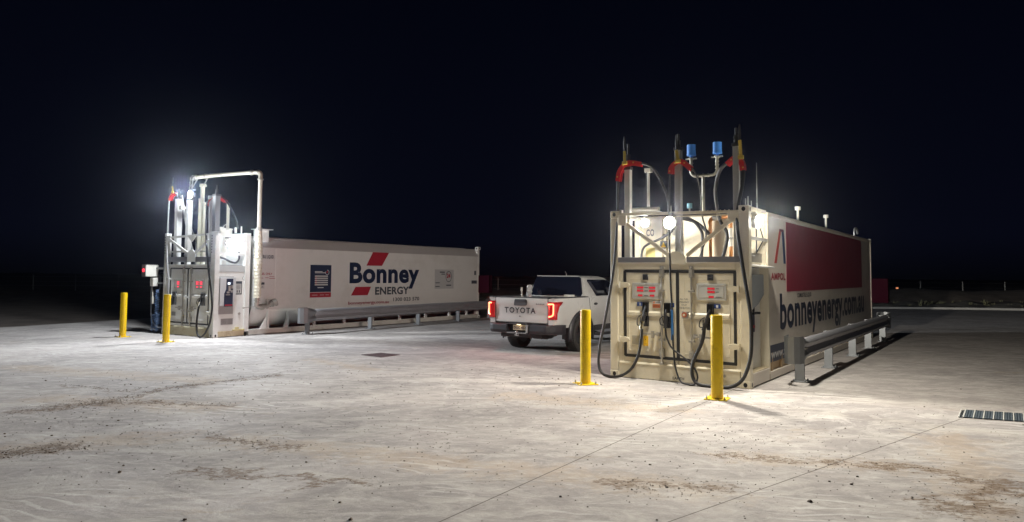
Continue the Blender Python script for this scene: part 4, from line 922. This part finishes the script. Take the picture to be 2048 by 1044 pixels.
b.build('poster_ring', WLET, ps); b = MB(); b.prism([(3.955, 1.78), (4.02, 1.78), (4.03, 1.86), (3.99, 1.86)], 'x', xb + .0035, xb + .005); b.build('poster_mark', REDS, ps)
b = MB(); b.prism([(5.72, 2.04), (6.46, 2.04), (6.80, 2.50), (6.02, 2.50)], 'x', xb, xb + .003); b.build('logo_parallelogram', REDS, B)
b = MB(); b.prism([(5.04, 1.05), (5.80, 1.05), (5.95, 1.33), (5.24, 1.33)], 'x', xb, xb + .003); b.build('logo_parallelogram', REDS, B)
lettering('lettering', 'Bonney', NAVY, B, (xb + .001, 4.96, 1.24), SY, FZ, 3.45, .895, bold=.038, spacing=1.07)
lettering('lettering', 'ENERGY', CHAR, B, (xb + .001, 6.15, 1.05), SY, FZ, 1.72, .27, bold=.035, spacing=1.05)
lettering('lettering', 'bonneyenergy.com.au', mat('maroon vinyl', (.25, .03, .05), .45), B, (xb + .001, 4.92, .725), SY, FZ, 1.92, .13, bold=.02)
lettering('lettering', '1300 023 570', CHAR, B, (xb + .001, 7.05, .81), SY, FZ, 1.38, .13, bold=.02, spacing=1.05)
sk = wsign('card_sticker', B, xb, 9.31, 10.45, 1.22, 1.95, mat('pale sticker', (.42, .42, .42), .4))
lettering('lettering', '24', REDS, sk, (xb + .004, 10.02, 1.63), SY, FZ, .22, .17, bold=.04)
b = MB(); ring = [(10.14 + .17 * math.cos(k * math.pi / 12), 1.68 + .20 * math.sin(k * math.pi / 12)) for k in range(25)]
for p, q in zip(ring, ring[1:]): b.bar((xb + .005, *p), (xb + .005, *q), .022, .002, ref=(1, 0, 0))
b.build('sticker_ring', CHAR, sk)
for a in ((9.6, 9.9, 1.83, 1.87), (9.7, 9.92, 1.76, 1.79), (9.35, 9.6, 1.43, 1.46), (9.35, 9.6, 1.29, 1.32), (10.0, 10.3, 1.33, 1.37)): wsign('sticker_line', sk, xb + .0032, *a, CHAR)
wsign('small_sign', B, xb, 11.62, 11.98, 1.40, 1.53, CHAR); wsign('small_label', B, xb, 11.80, 11.92, 1.75, 1.92, CHAR)
floodlight(B, 't', (1.12, -.05, 3.96), 400, COOLW, .09, flat=.26)
floodlight(B, 's', (2.54, .44, 2.58), 370, COOLW, .12, arm=(1, 0, 0), flat=.3)
# filling pipe with lagging and coupling
t = empty('filling_pipe', BO, BR); tag(t, 'tall white filling pipe arching over the left tank down to a steel coupling', 'pipe')
px, py = 2.58, 1.28
b = MB(); b.tube(smooth_path([(.60, .45, 4.52), (1.2, .70, 4.58), (2.4, 1.2, 4.645), (2.55, py, 4.62), (px, py, 4.50), (px, py, 4.0), (px, py, 3.0), (px, py, .95)], 5), .058, 14); b.build('pipe', mat('cream pipe', (.58, .55, .46), .4), t)
b = MB()
for z in (4.42, 3.02, 2.97): b.cyl((px, py, z), (px, py, z + .035), .085, 18)
b.cyl((2.30, 1.155, 4.64), (2.36, 1.18, 4.645), .078, 16); b.cyl((2.50, 1.24, 4.64), (2.54, 1.26, 4.635), .078, 16); b.cyl((.60, .45, 4.52), (.70, .49, 4.53), .085, 16); b.cyl((.95, .6, 4.55), (1.0, .62, 4.555), .08, 16)
b.build('flange', STEEL, t)
b = MB(); rr = random.Random(5); n = 40; rows = []
for i in range(n + 1):
    z = 2.96 - 1.9 * i / n; r0 = .075 + .03 * math.sin(min(1, i / n * 1.4) * 2.6) + .004
    row = []
    for k in range(22):
        a = 2 * math.pi * k / 22; rj = r0 * (1 + .10 * ((i + int(k > 14)) % 2) + rr.uniform(-.05, .05)); row.append((px + rj * math.cos(a), py + rj * math.sin(a), z + rr.uniform(-.006, .006)))
    rows.append(row)
b.grid(rows, closed=True, smooth=False); b.build('lagging', SLEEVE, t)
b = MB(); b.tube(smooth_path([(px, py, 1.06), (px, py, .95), (px, py - .02, .86), (px + .02, py + .05, .80), (px + .02, py + .2, .80), (px + .02, py + .50, .90)], 4), .062, 14)
for a in ((.10, .80), (.16, .80), (.30, .83), (.42, .87), (.50, .90)): b.cyl((px + .02, py + a[0], a[1]), (px + .02, py + a[0] + .03, a[1] + .008), .088, 16)
for z in (.90, .98): b.cyl((px, py, z), (px, py, z + .03), .088, 16)
b.cyl((px + .02, py + .48, .89), (px + .02, py + .62, .93), .105, 20); b.cyl((px + .02, py + .58, .91), (px + .02, py + .60, .925), .125, 20)
b.box(px - .02, px + .06, py + .30, py + .36, .9, 1.02); b.box(px - .02, px + .04, py + .38, py + .48, .99, 1.02)
b.build('coupling', STEEL, t)
b = MB(); b.tube([(px + .02, py + .02, .82), (px + .04, py - .45, .80)], .011, 8); b.ball((px + .04, py - .47, .80), .03); b.build('valve_lever', STEEL, t)
b = MB()
for x, y, z in ((.75, .52, 4.53), (1.05, .65, 4.56)): b.tube([(x, y, z), (x - .02, y - .2, 4.15)], .018, 8)
b.build('bracket', STEEL, t)
# hoses of the left tank
HB = 'hoses hanging on the left tank\'s front'
PB = [(1.891, -.075, .88), (1.875, -.1, .636), (1.876, -.12, .339), (1.96, -.15, .13), (2.09, -.16, .035), (2.23, -.16, .06), (2.36, -.14, .20), (2.47, -.12, .42), (2.52, -.1, .80), (2.46, -.08, 1.10), (2.36, -.06, 1.431), (2.204, -.03, 1.835), (2.017, .0, 2.659), (1.90, .06, 3.363), (1.829, .12, 3.717), (1.932, .25, 3.90), (2.04, .33, 3.88), (2.25, .42, 3.75), (2.40, .5, 3.50), (2.45, .6, 3.25), (2.42, .7, 3.0)]
hose_thing('fuel_hose', 'black hose looping from the left tank\'s right mast to its right nozzle', BO, BR, PB, .026, group=HB,
           guard=[(1.80, .14, 3.62), (1.86, .18, 3.77), (1.94, .24, 3.87), (2.06, .33, 3.87), (2.25, .42, 3.74)], noz=((1.98, -.03, 1.19), (1.875, -.085, .87), DARKP, CHROME))
PL = [(.55, -.08, .86), (.45, -.09, .92), (.38, -.06, 1.546), (.24, -.04, 2.118), (.06, .05, 2.892), (.03, .08, 3.85), (.09, .12, 4.0), (.22, .14, 4.06), (.34, .22, 3.95), (.40, .30, 3.6), (.55, .5, 3.0), (.75, .7, 2.3)]
hose_thing('fuel_hose', 'pale hose running over the left tank\'s left mast with a small red saddle', BO, BR, PL, .022, m_=mat('pale grey hose', (.35, .35, .35), .5), group=HB,
           guard=[(.03, .10, 3.86), (.08, .12, 3.98), (.16, .13, 4.05), (.25, .14, 4.07)], strap=((.20, .06, 4.26), (.20, .08, 4.10)), noz=((.60, -.03, 1.16), (.57, -.085, .86), DARKP, RUBBER))
# control box with coiled leads at the far left
t = empty('control_box', BO, BR); tag(t, 'white control box with a glowing red lamp and coiled blue leads beside the left tank', 'control box')
b = MB(); b.box(-.60, -.42, -.28, .10, 1.64, 1.97); b.build('box', WPIPE, t, bevel=.012)
b = MB(); b.box(-.61, -.41, -.30, -.283, 1.63, 1.98); b.build('box_front', mat('grey box front', (.2, .19, .19), .4), t, bevel=.006)
b = MB(); b.ball((-.51, -.305, 1.82), .05, 1, .5, 1); b.build('red_lamp', REDLED, t)
b = MB(); b.bar((-.42, .05, 1.88), (.01, .05, 1.88), .05, .05); b.bar((-.42, .05, 1.45), (.01, .05, 1.45), .04, .04); b.build('bracket', GALV, t)
b = MB(); b.box(-.50, -.34, -.1, .05, 1.36, 1.60); b.build('socket_box', WPIPE, t, bevel=.01)
for j in range(6):
    b = MB(); b.cyl((-.41, -.25 + j * .06, 1.972), (-.41, -.25 + j * .06, 1.99), .012, 8); b.build('screw', STEEL, t)
def coil(x, y, z0, z1, r, turns):
    return [(x + r * math.cos(a) + .02 * math.sin(a * .21), y + r * math.sin(a), z0 + (z1 - z0) * a / (turns * 2 * math.pi)) for a in [k * .45 for k in range(int(turns * 2 * math.pi / .45))]]
for k, (x, z0, z1, tn) in enumerate(((-.27, 1.28, .10, 24), (-.44, .55, .06, 10), (-.20, .60, .06, 12))):
    b = MB(); b.tube(coil(x, .0, z0, z1, .055, tn), .008, 5); b.build('coiled_lead', mat('blue grey cable', (.12, .20, .38), .4), t)
b = MB(); b.tube(smooth_path([(-.42, -.02, 1.38), (-.50, -.03, 1.34), (-.53, -.03, 1.2), (-.52, -.03, .8), (-.50, -.03, .55), (-.40, -.03, .35), (-.2, -.03, .2), (.0, -.02, .18)], 6), .018, 8); b.build('lead', mat('grey cable', (.22, .24, .28), .4), t)
b = MB(); b.tube(smooth_path([(-.50, -.03, 1.34), (-.44, -.04, 1.15), (-.42, -.04, .95)], 6), .012, 8); b.cyl((-.40, -.05, 1.05), (-.40, -.05, .85), .035, 10); b.build('lead_plug', WPIPE, t)
guardrail('guardrail', 'galvanised guardrail along the white tank at the left', BO, BR + .05, 3.54, 1.85, 12.6, (2.28, 4.97, 7.46, 9.9, 12.1), 1, zt=.72, zb=.38)
# ================================================================== PICKUP TRUCK
TO, TR = (.22, 16.54, 0), math.radians(-34.45)
T = empty('pickup_truck', TO, TR); tag(T, 'white double cab pickup truck with lit red tail lamps, parked between the two tanks', 'pickup truck')
YR, YF, WR = 1.16, 4.25, .515      # wheel centres, arch radius
def zlow(y):
    z = .60 if y < .5 else .58
    for yc in (YR, YF):
        if abs(y - yc) < WR: z = max(z, .40 + math.sqrt(WR * WR - (y - yc) ** 2))
    return z
def ztop(y):
    if y < 1.50: return 1.245
    if y < 3.45: return 1.245
    return 1.245 - .02 * (y - 3.45) - .07 * max(0, y - 4.3) ** 1.5
def hw(y, z):
    h = .905 - .12 * max(0, (z - 1.0)) ** 1.3 - .10 * max(0, .75 - z)
    if y < .22: h -= .06 * (1 - y / .22) ** 2
    if y > 4.5: h -= .22 * ((y - 4.5) / .7) ** 2
    for yc in (YR, YF):
        d = abs(y - yc)
        if d < .62 and z > .7: h += .028 * (1 - (d / .62) ** 2) * max(0, 1 - abs(z - .92) / .3)
    return h
stat = sorted(set([0, .04, .10, .2, .3, .4, .5, .6] + [YR + WR * math.sin(math.pi * (k / 16 - .5)) for k in range(17)] + [YF + WR * math.sin(math.pi * (k / 16 - .5)) for k in range(17)] + [1.8, 1.9, 2.1, 2.4, 2.7, 3.0, 3.3, 3.5, 4.85, 4.95, 5.05, 5.15, 5.2]))
b = MB()
for s in (-1, 1):
    rows = []
    for y in stat:
        z0, z1 = zlow(y), ztop(y); rows.append([(s * hw(y, z0 + (z1 - z0) * t / 9), y, z0 + (z1 - z0) * t / 9) for t in range(10)])
    V = b.grid(rows)
# bed rails, hood, rear posts
for s in (-1, 1):
    b.box(min(s * .80, s * .885), max(s * .80, s * .885), .0, 1.52, 1.20, 1.245)
    b.box(min(s * .72, s * .86), max(s * .72, s * .86), .0, .10, .66, 1.235)
rows = []
for k in range(9):
    y = 3.4 + 1.8 * k / 8; z = ztop(y); rows.append([(hw(y, z) * u, y, z + .045 * (1 - u * u)) for u in [-1 + .25 * j for j in range(9)]])
b.grid(rows); rows = []
for k in range(5):
    z = .55 + k * (ztop(5.2) - .55) / 4; rows.append([(hw(5.2, z) * u, 5.2 + .10 * (1 - u * u), z) for u in [-1 + .25 * j for j in range(9)]])
b.grid(rows)
body = b.build('body', TRUCKW, T)
b = MB(); b.box(-.74, .74, .06, 1.50, .78, .80); b.box(-.78, -.74, .06, 1.50, .78, 1.22); b.box(.74, .78, .06, 1.50, .78, 1.22); b.box(-.78, .78, 1.48, 1.52, .78, 1.22); b.build('bed_liner', BLACKM, T)
b = MB()
for s in (-1, 1): b.box(min(s * .77, s * .895), max(s * .77, s * .895), .0, 1.53, 1.246, 1.268)
b.box(-.72, .72, -.01, .055, 1.246, 1.268)
b.build('rail_cap', DARKP, T, bevel=.006)
# cab
def loft(sections, name, m_, bevel=0):
    b = MB(); V = b.grid(sections, closed=True, smooth=False); b.bm.faces.new(V[0]); b.bm.faces.new(V[-1][::-1]); return b.build(name, m_, T, bevel=bevel, seg=3)
def ring(z, y0, y1, h, r=.10):
    P = [(-h + r * .2, y0 + r * .5), (-h * .6, y0), (h * .6, y0), (h - r * .2, y0 + r * .5), (h, y0 + r * 1.6), (h, y1 - .25), (h * .86, y1 - .05), (h * .5, y1), (-h * .5, y1), (-h * .86, y1 - .05), (-h, y1 - .25), (-h, y0 + r * 1.6)]
    return [(x, y, z) for x, y in P]
cab = loft([ring(1.235, 1.52, 3.80, .84), ring(1.40, 1.56, 3.55, .79), ring(1.60, 1.62, 3.20, .715), ring(1.70, 1.68, 2.98, .665), ring(1.742, 1.80, 2.80, .60), ring(1.752, 2.0, 2.6, .5)], 'cab', TRUCKW, .012)
def panel(pts, name, m_, par, off, thick=.004):
    """thin pane laid on its own quad surface"""
    P = [Vector(p) for p in pts]; n = (P[1] - P[0]).cross(P[2] - P[0]).normalized() * off
    b = MB(); A_ = [b.bm.verts.new(p + n) for p in P]; B_ = [b.bm.verts.new(p + n * (1 + thick / abs(off))) for p in P]
    b.bm.faces.new(A_); b.bm.faces.new(B_[::-1]); k = len(P)
    for i in range(k): b.bm.faces.new((A_[i], A_[(i + 1) % k], B_[(i + 1) % k], B_[i]))
    return b.build(name, m_, par)
panel([(-.70, 1.535, 1.26), (.70, 1.535, 1.26), (.725, 1.56, 1.32), (.635, 1.655, 1.69), (.58, 1.668, 1.715), (-.58, 1.668, 1.715), (-.635, 1.655, 1.69), (-.725, 1.56, 1.32)], 'rear_window', GLASS, T, .022)
def sidex(z): # cab side half width
    Z = [(1.235, .84), (1.40, .79), (1.60, .715), (1.70, .665), (1.742, .60)]
    for (a, p), (c, q) in zip(Z, Z[1:]):
        if z <= c: return p + (q - p) * (z - a) / (c - a)
    return .6
for s in (-1, 1):
    for poly in ([(2.02, 1.27), (2.655, 1.27), (2.655, 1.68), (1.84, 1.68), (1.78, 1.62)], [(2.66, 1.27), (3.42, 1.27), (3.12, 1.50), (2.86, 1.64), (2.66, 1.66)]):
        # pane subdivided to follow the tumblehome
        b = MB(); zs = [1.27, 1.40, 1.50, 1.60, 1.62, 1.64, 1.66]; rows = []
        def xr(poly, z):
            xs_ = []
            for (y0, z0), (y1, z1) in zip(poly, poly[1:] + poly[:1]):
                if z0 != z1 and min(z0, z1) - 1e-6 <= z <= max(z0, z1) + 1e-6: xs_.append(y0 + (y1 - y0) * (z - z0) / (z1 - z0))
                elif z0 == z1 == z: xs_ += [y0, y1]
            return min(xs_), max(xs_)
        for z in zs:
            a, c = xr(poly, z); rows.append([(s * (sidex(z) + .008), a + (c - a) * k / 4, z) for k in range(5)])
        b.grid(rows); b.build('side_window', GLASS, T, solid=.004)
panel([(-.74, 3.52, 1.30), (-.60, 3.08, 1.66), (.60, 3.08, 1.66), (.74, 3.52, 1.30)], 'windscreen', GLASS, T, -.05)
# dark seam gaps, door handles
b = MB()
for s in (-1, 1):
    for y in (1.56, 2.62, 3.55):
        P = [(s * (hw(y, z) + .0025), y + (.06 * (z - .9) if y < 2 else 0), z) for z in (.62, .8, 1.0, 1.15, 1.235)]
        for p, q in zip(P, P[1:]): b.bar(p, q, .008, .008)
b.build('panel_gap', BLACKM, body)
for s in (-1, 1):
    for y in (1.88, 2.86):
        b = MB(); b.ball((s * (hw(y, 1.08) + .004), y, 1.085), .05, .30, 2.0, .62, 14); b.build('door_handle', DARKP, T)
    b = MB(); b.bar((s * .80, 1.85, .50), (s * .80, 3.6, .50), .20, .10, ref=(0, 0, 1)); b.bar((s * .87, 1.85, .545), (s * .87, 3.6, .545), .04, .05); b.build('side_sill', DARKP, T, bevel=.015)
    b = MB(); b.tube([(s * .90, 1.8, .38), (s * .93, 1.95, .36), (s * .93, 3.5, .36), (s * .90, 3.65, .38)], .035, 10)
    for y in (2.1, 3.3): b.tube([(s * .55, y, .45), (s * .92, y, .37)], .02, 8)
    b.build('side_step', DARKP, T)
# wheel arch flares
for s in (-1, 1):
    for yc in (YR, YF):
        b = MB(); rows = []
        for k in range(25):
            a = math.radians(-24 + 228 * k / 24); cy, cz = math.cos(a), math.sin(a)
            rows.append([(s * x, yc + r * cy, .40 + r * cz) for x, r in ((.885, WR + .075), (.945, WR + .035), (.955, WR - .005), (.90, WR - .03))])
        rows = [r for r in rows if min(p[2] for p in r) > .2]
        b.grid(rows); b.build('wheel_arch_flare', BUMPERM, T, solid=.006)
# tailgate
b = MB(); rows = []
for k, (z, y) in enumerate(((.675, .02), (.70, -.012), (.80, -.018), (.835, -.004), (1.06, -.012), (1.09, -.026), (1.20, -.030), (1.235, -.020), (1.246, .01))):
    rows.append([(x, y + .02 * abs(x / .7) ** 3, z) for x in (-.70, -.60, -.4, -.2, 0, .2, .4, .60, .70)])
b.grid(rows); b.box(-.70, .70, .03, .07, .675, 1.245); gate = b.build('tailgate', TRUCKW, T)
b = MB()
for x in (-.712, .712): b.box(x - .006, x + .006, .0, .05, .67, 1.245)
b.build('tailgate_gap', BLACKM, gate)
b = MB(); b.prism([(-.18, 1.085), (-.16, 1.20), (-.14, 1.215), (.14, 1.215), (.17, 1.20), (.185, 1.15), (.165, 1.085), (.14, 1.07), (-.16, 1.07)], 'y', -.040, -.020); b.build('tailgate_handle', DARKP, gate, bevel=.006)
b = MB(); b.box(-.15, .13, -.052, -.039, 1.15, 1.205); b.build('handle_lip', BUMPERM, gate, bevel=.005)
lettering('maker_lettering', 'TOYOTA', BLACKM, gate, (-.43, -.034, .90), FX, FZ, .84, .13, bold=.03, spacing=1.25)
lettering('badge_lettering', 'ROGUE', BLACKM, gate, (.42, -.034, 1.10), FX, FZ, .22, .028, bold=.03, spacing=1.3)
b = MB(); b.cyl((-.02, -.035, .83), (-.02, -.0, .83), .012, 10); b.build('gate_lock', BLACKM, gate)
# tail lamps: wrap round the corner, lit C shaped strip
for s in (-1, 1):
    b = MB(); rows = []
    for z, ye in ((.78, .035), (.84, .06), (.95, .10), (1.06, .15), (1.10, .24), (1.165, .34)):
        xin = .725; row = []
        for x, y in ((xin, -.008), (.80, -.022), (.86, -.008), (.892, .03), (.905, .08), (.908, ye)):
            row.append((s * (x - (.02 if z > 1.1 else 0)), y, z))
        rows.append(row)
    b.grid(rows); l = b.build('tail_lamp', TAILR, T, solid=.02)
    b = MB()
    pts = [(s * .735, -.036, 1.115), (s * .80, -.040, 1.12), (s * .86, -.030, 1.118), (s * .866, -.026, 1.06), (s * .86, -.028, .90), (s * .82, -.036, .858), (s * .75, -.036, .84)]
    if s < 0: pts = [(-.80, -.040, 1.115), (-.87, -.022, 1.115), (-.90, .0, 1.10), (-.912, .02, 1.02), (-.908, .01, .92), (-.88, -.015, .87), (-.84, -.030, .845)]
    b.tube(smooth_path(pts, 5), .016, 8); b.build('lamp_strip', TAILE, l)
    lamp_light('lamp_light', (s * .84, -.16, .98), 15, (1, .10, .06), l, .05)
# bumper
b = MB(); rows = []
for x in [-.97, -.96, -.90, -.75, -.5, -.30]: pass
prof = [(.05, .655), (-.09, .665), (-.125, .64), (-.13, .52), (-.10, .455), (.02, .44)]
def bump_sec(x):
    k = max(0, abs(x) - .72) / .23; return [(x, y + .34 * k * k, z) for y, z in prof]
for x0, xe in ((-.95, -.31), (.27, .95)):
    rows = [bump_sec(x0 + (xe - x0) * k / 10) for k in range(11)]; b2 = MB(); V = b2.grid(rows, smooth=False)
    b2.bm.faces.new(V[0]); b2.bm.faces.new(V[-1]); b2.build('bumper', BUMPERM, T, bevel=.012)
b = MB(); b.box(-.30, .26, -.135, .05, .44, .485); b.box(-.30, .26, -.02, .05, .485, .66); b.box(-.30, .26, -.135, .02, .655, .672); b.build('bumper_centre', BUMPERM, T, bevel=.006)
b = MB(); b.box(.215, .262, -.139, -.10, .47, .645); b.box(-.30, .22, -.139, -.134, .452, .468); b.build('bumper_trim', PLATEM, T, bevel=.004)
b = MB(); b.box(-.19, .18, -.045, -.035, .52, .635); pl = b.build('number_plate', PLATEL, T, bevel=.003)
lettering('plate_lettering', 'DUC 452', mat('plate lettering', (.06, .05, .12), .5), pl, (-.165, -.046, .545), FX, FZ, .32, .06, bold=.02)
b = MB(); b.box(-.045, .035, -.11, -.06, .645, .655); gl = b.build('plate_lamp', GLOWW, pl); lamp_light('lamp_light', (-.0, -.10, .632), 1.6, (1, .72, .42), gl, .01)
b = MB(); b.box(-.03, .05, -.17, -.0, .40, .45); b.cyl((.01, -.20, .43), (.01, -.20, .50), .012, 8); b.ball((.01, -.20, .50), .026); b.box(-.02, .04, -.24, -.16, .42, .435); b.build('tow_ball', CHROME, T)
b = MB(); b.box(-.55, .55, .0, .30, .36, .44); b.tube([(-.68, YR, .40), (.68, YR, .40)], .045, 10); b.ball((.05, YR, .40), .15); b.tube([(.45, .15, .36), (.5, .7, .40)], .035, 10); b.box(-.48, -.36, .2, 4.8, .42, .52); b.box(.36, .48, .2, 4.8, .42, .52); b.box(-.55, .55, 1.9, 4.6, .40, .5); b.cyl((.20, .25, .42), (.55, .25, .42), .10, 14); b.build('underbody', DARKP, T)
# wheels
def wheel(x, yc, s):
    b = MB(); R0 = .40; prof = [(-.12, .26), (-.13, .32), (-.125, .37), (-.105, .392), (-.06, .398), (0, .40), (.06, .398), (.105, .392), (.125, .37), (.13, .32), (.12, .26)]
    rows = []
    for k in range(49):
        a = 2 * math.pi * k / 48; rows.append([(x + u, yc + r * math.cos(a), .40 + r * math.sin(a)) for u, r in prof])
    b.grid(rows)
    for k in range(44):
        a = 2 * math.pi * (k + .5 * 0) / 44
        for j, u in enumerate((-.105, -.055, 0, .055, .105)):
            a2 = a + (.07 if j % 2 else 0); r = .398 if abs(u) < .1 else .388; d = Vector((0, math.cos(a2), math.sin(a2))); t = Vector((0, -math.sin(a2), math.cos(a2))); c = Vector((x + u, yc, .40)) + d * r
            w2 = .02; q = [c + Vector((sx_ * w2, 0, 0)) + t * st * .017 + d * sd * .009 for sd in (-1, 1) for sx_, st in ((-1, -1), (1, -1), (1, 1), (-1, 1))]
            b.hexa(q)
    w_ = empty('wheel', (0, 0, 0), 0, T); b.build('tyre', TYRE, w_)
    b = MB(); b.cyl((x - s * .11, yc, .40), (x + s * .07, yc, .40), .262, 36); b.cyl((x + s * .07, yc, .40), (x + s * .10, yc, .40), .07, 16)
    for k in range(6):
        a = k * math.pi / 3; b.bar((x + s * .085, yc, .40), (x + s * .095, yc + .24 * math.cos(a), .40 + .24 * math.sin(a)), .06, .03)
    b.build('rim', mat('dark alloy rim', (.05, .05, .055), .35, .6), w_)
for s in (-1, 1):
    for yc in (YR, YF): wheel(s * .80, yc, s)
b = MB()
for s in (-1, 1): b.hexa([(s * .66 + u, v, z) for z in (.30, .62) for u, v in ((0, YR - .46), (s * .24, YR - .46), (s * .24, YR - .45), (0, YR - .45))])
b.build('mud_flap', RUBBER, T)
# things on the cab and in the bed
b = MB(); b.cyl((.10, 1.85, 1.75), (.10, 1.85, 1.80), .012, 8); b.tube([(.10, 1.85, 1.80), (.10, 1.80, 1.86)], .006, 6); b.build('roof_aerial', STEEL, T)
b = MB(); b.box(-.60, .60, 1.60, 1.64, 1.735, 1.752); b.build('brake_lamp_lip', TRUCKW, T, bevel=.006)
b = MB(); b.cyl((-.62, .95, 1.0), (-.62, .95, 1.42), .018, 10); b.cyl((-.62, .95, 1.38), (-.62, .95, 1.46), .024, 10); t_ = b.build('metal_rod', STEEL, None)
t_.location = TO; t_.rotation_euler = (0, 0, TR); tag(t_, 'short metal rod standing upright in the truck bed', 'rod')
b = MB(); rr = random.Random(2); rows = []
for i in range(13):
    z = 1.0 + .52 * i / 12; rows.append([(-.64 + (.085 - .06 * i / 12) * math.cos(a) + rr.uniform(-.025, .025), 1.32 + .10 * math.sin(a) + rr.uniform(-.03, .03), z) for a in [2 * math.pi * k / 12 for k in range(12)]])
V = b.grid(rows, closed=True, smooth=False); b.bm.faces.new(V[-1]); t_ = b.build('plastic_wrap', CLEARW, None); t_.location = TO; t_.rotation_euler = (0, 0, TR); tag(t_, 'crumpled clear plastic bundle standing in the truck bed by the cab', 'bundle')
b = MB(); b.box(.36, .60, 1.28, 1.40, 1.18, 1.30); t_ = b.build('white_box', WPIPE, None, bevel=.01); t_.location = TO; t_.rotation_euler = (0, 0, TR); tag(t_, 'small white box in the truck bed under the rear window', 'box')

# thin haze volume added to imitate lens glare round the lamps
hm = bpy.data.materials.new('added glare haze'); hm.use_nodes = True; hn = hm.node_tree; hn.nodes.remove(hn.nodes['Principled BSDF'])
pv = hn.nodes.new('ShaderNodeVolumePrincipled'); pv.inputs['Color'].default_value = (.75, .82, 1, 1); pv.inputs['Density'].default_value = HAZE; pv.inputs['Anisotropy'].default_value = .972
hn.links.new(pv.outputs[0], hn.nodes['Material Output'].inputs['Volume'])
b = MB(); b.box(-62, 64, -12, 96, -1.6, 9); tag(b.build('haze', hm), 'thin haze added to imitate lens glare round the lamps', 'haze', kind='stuff')
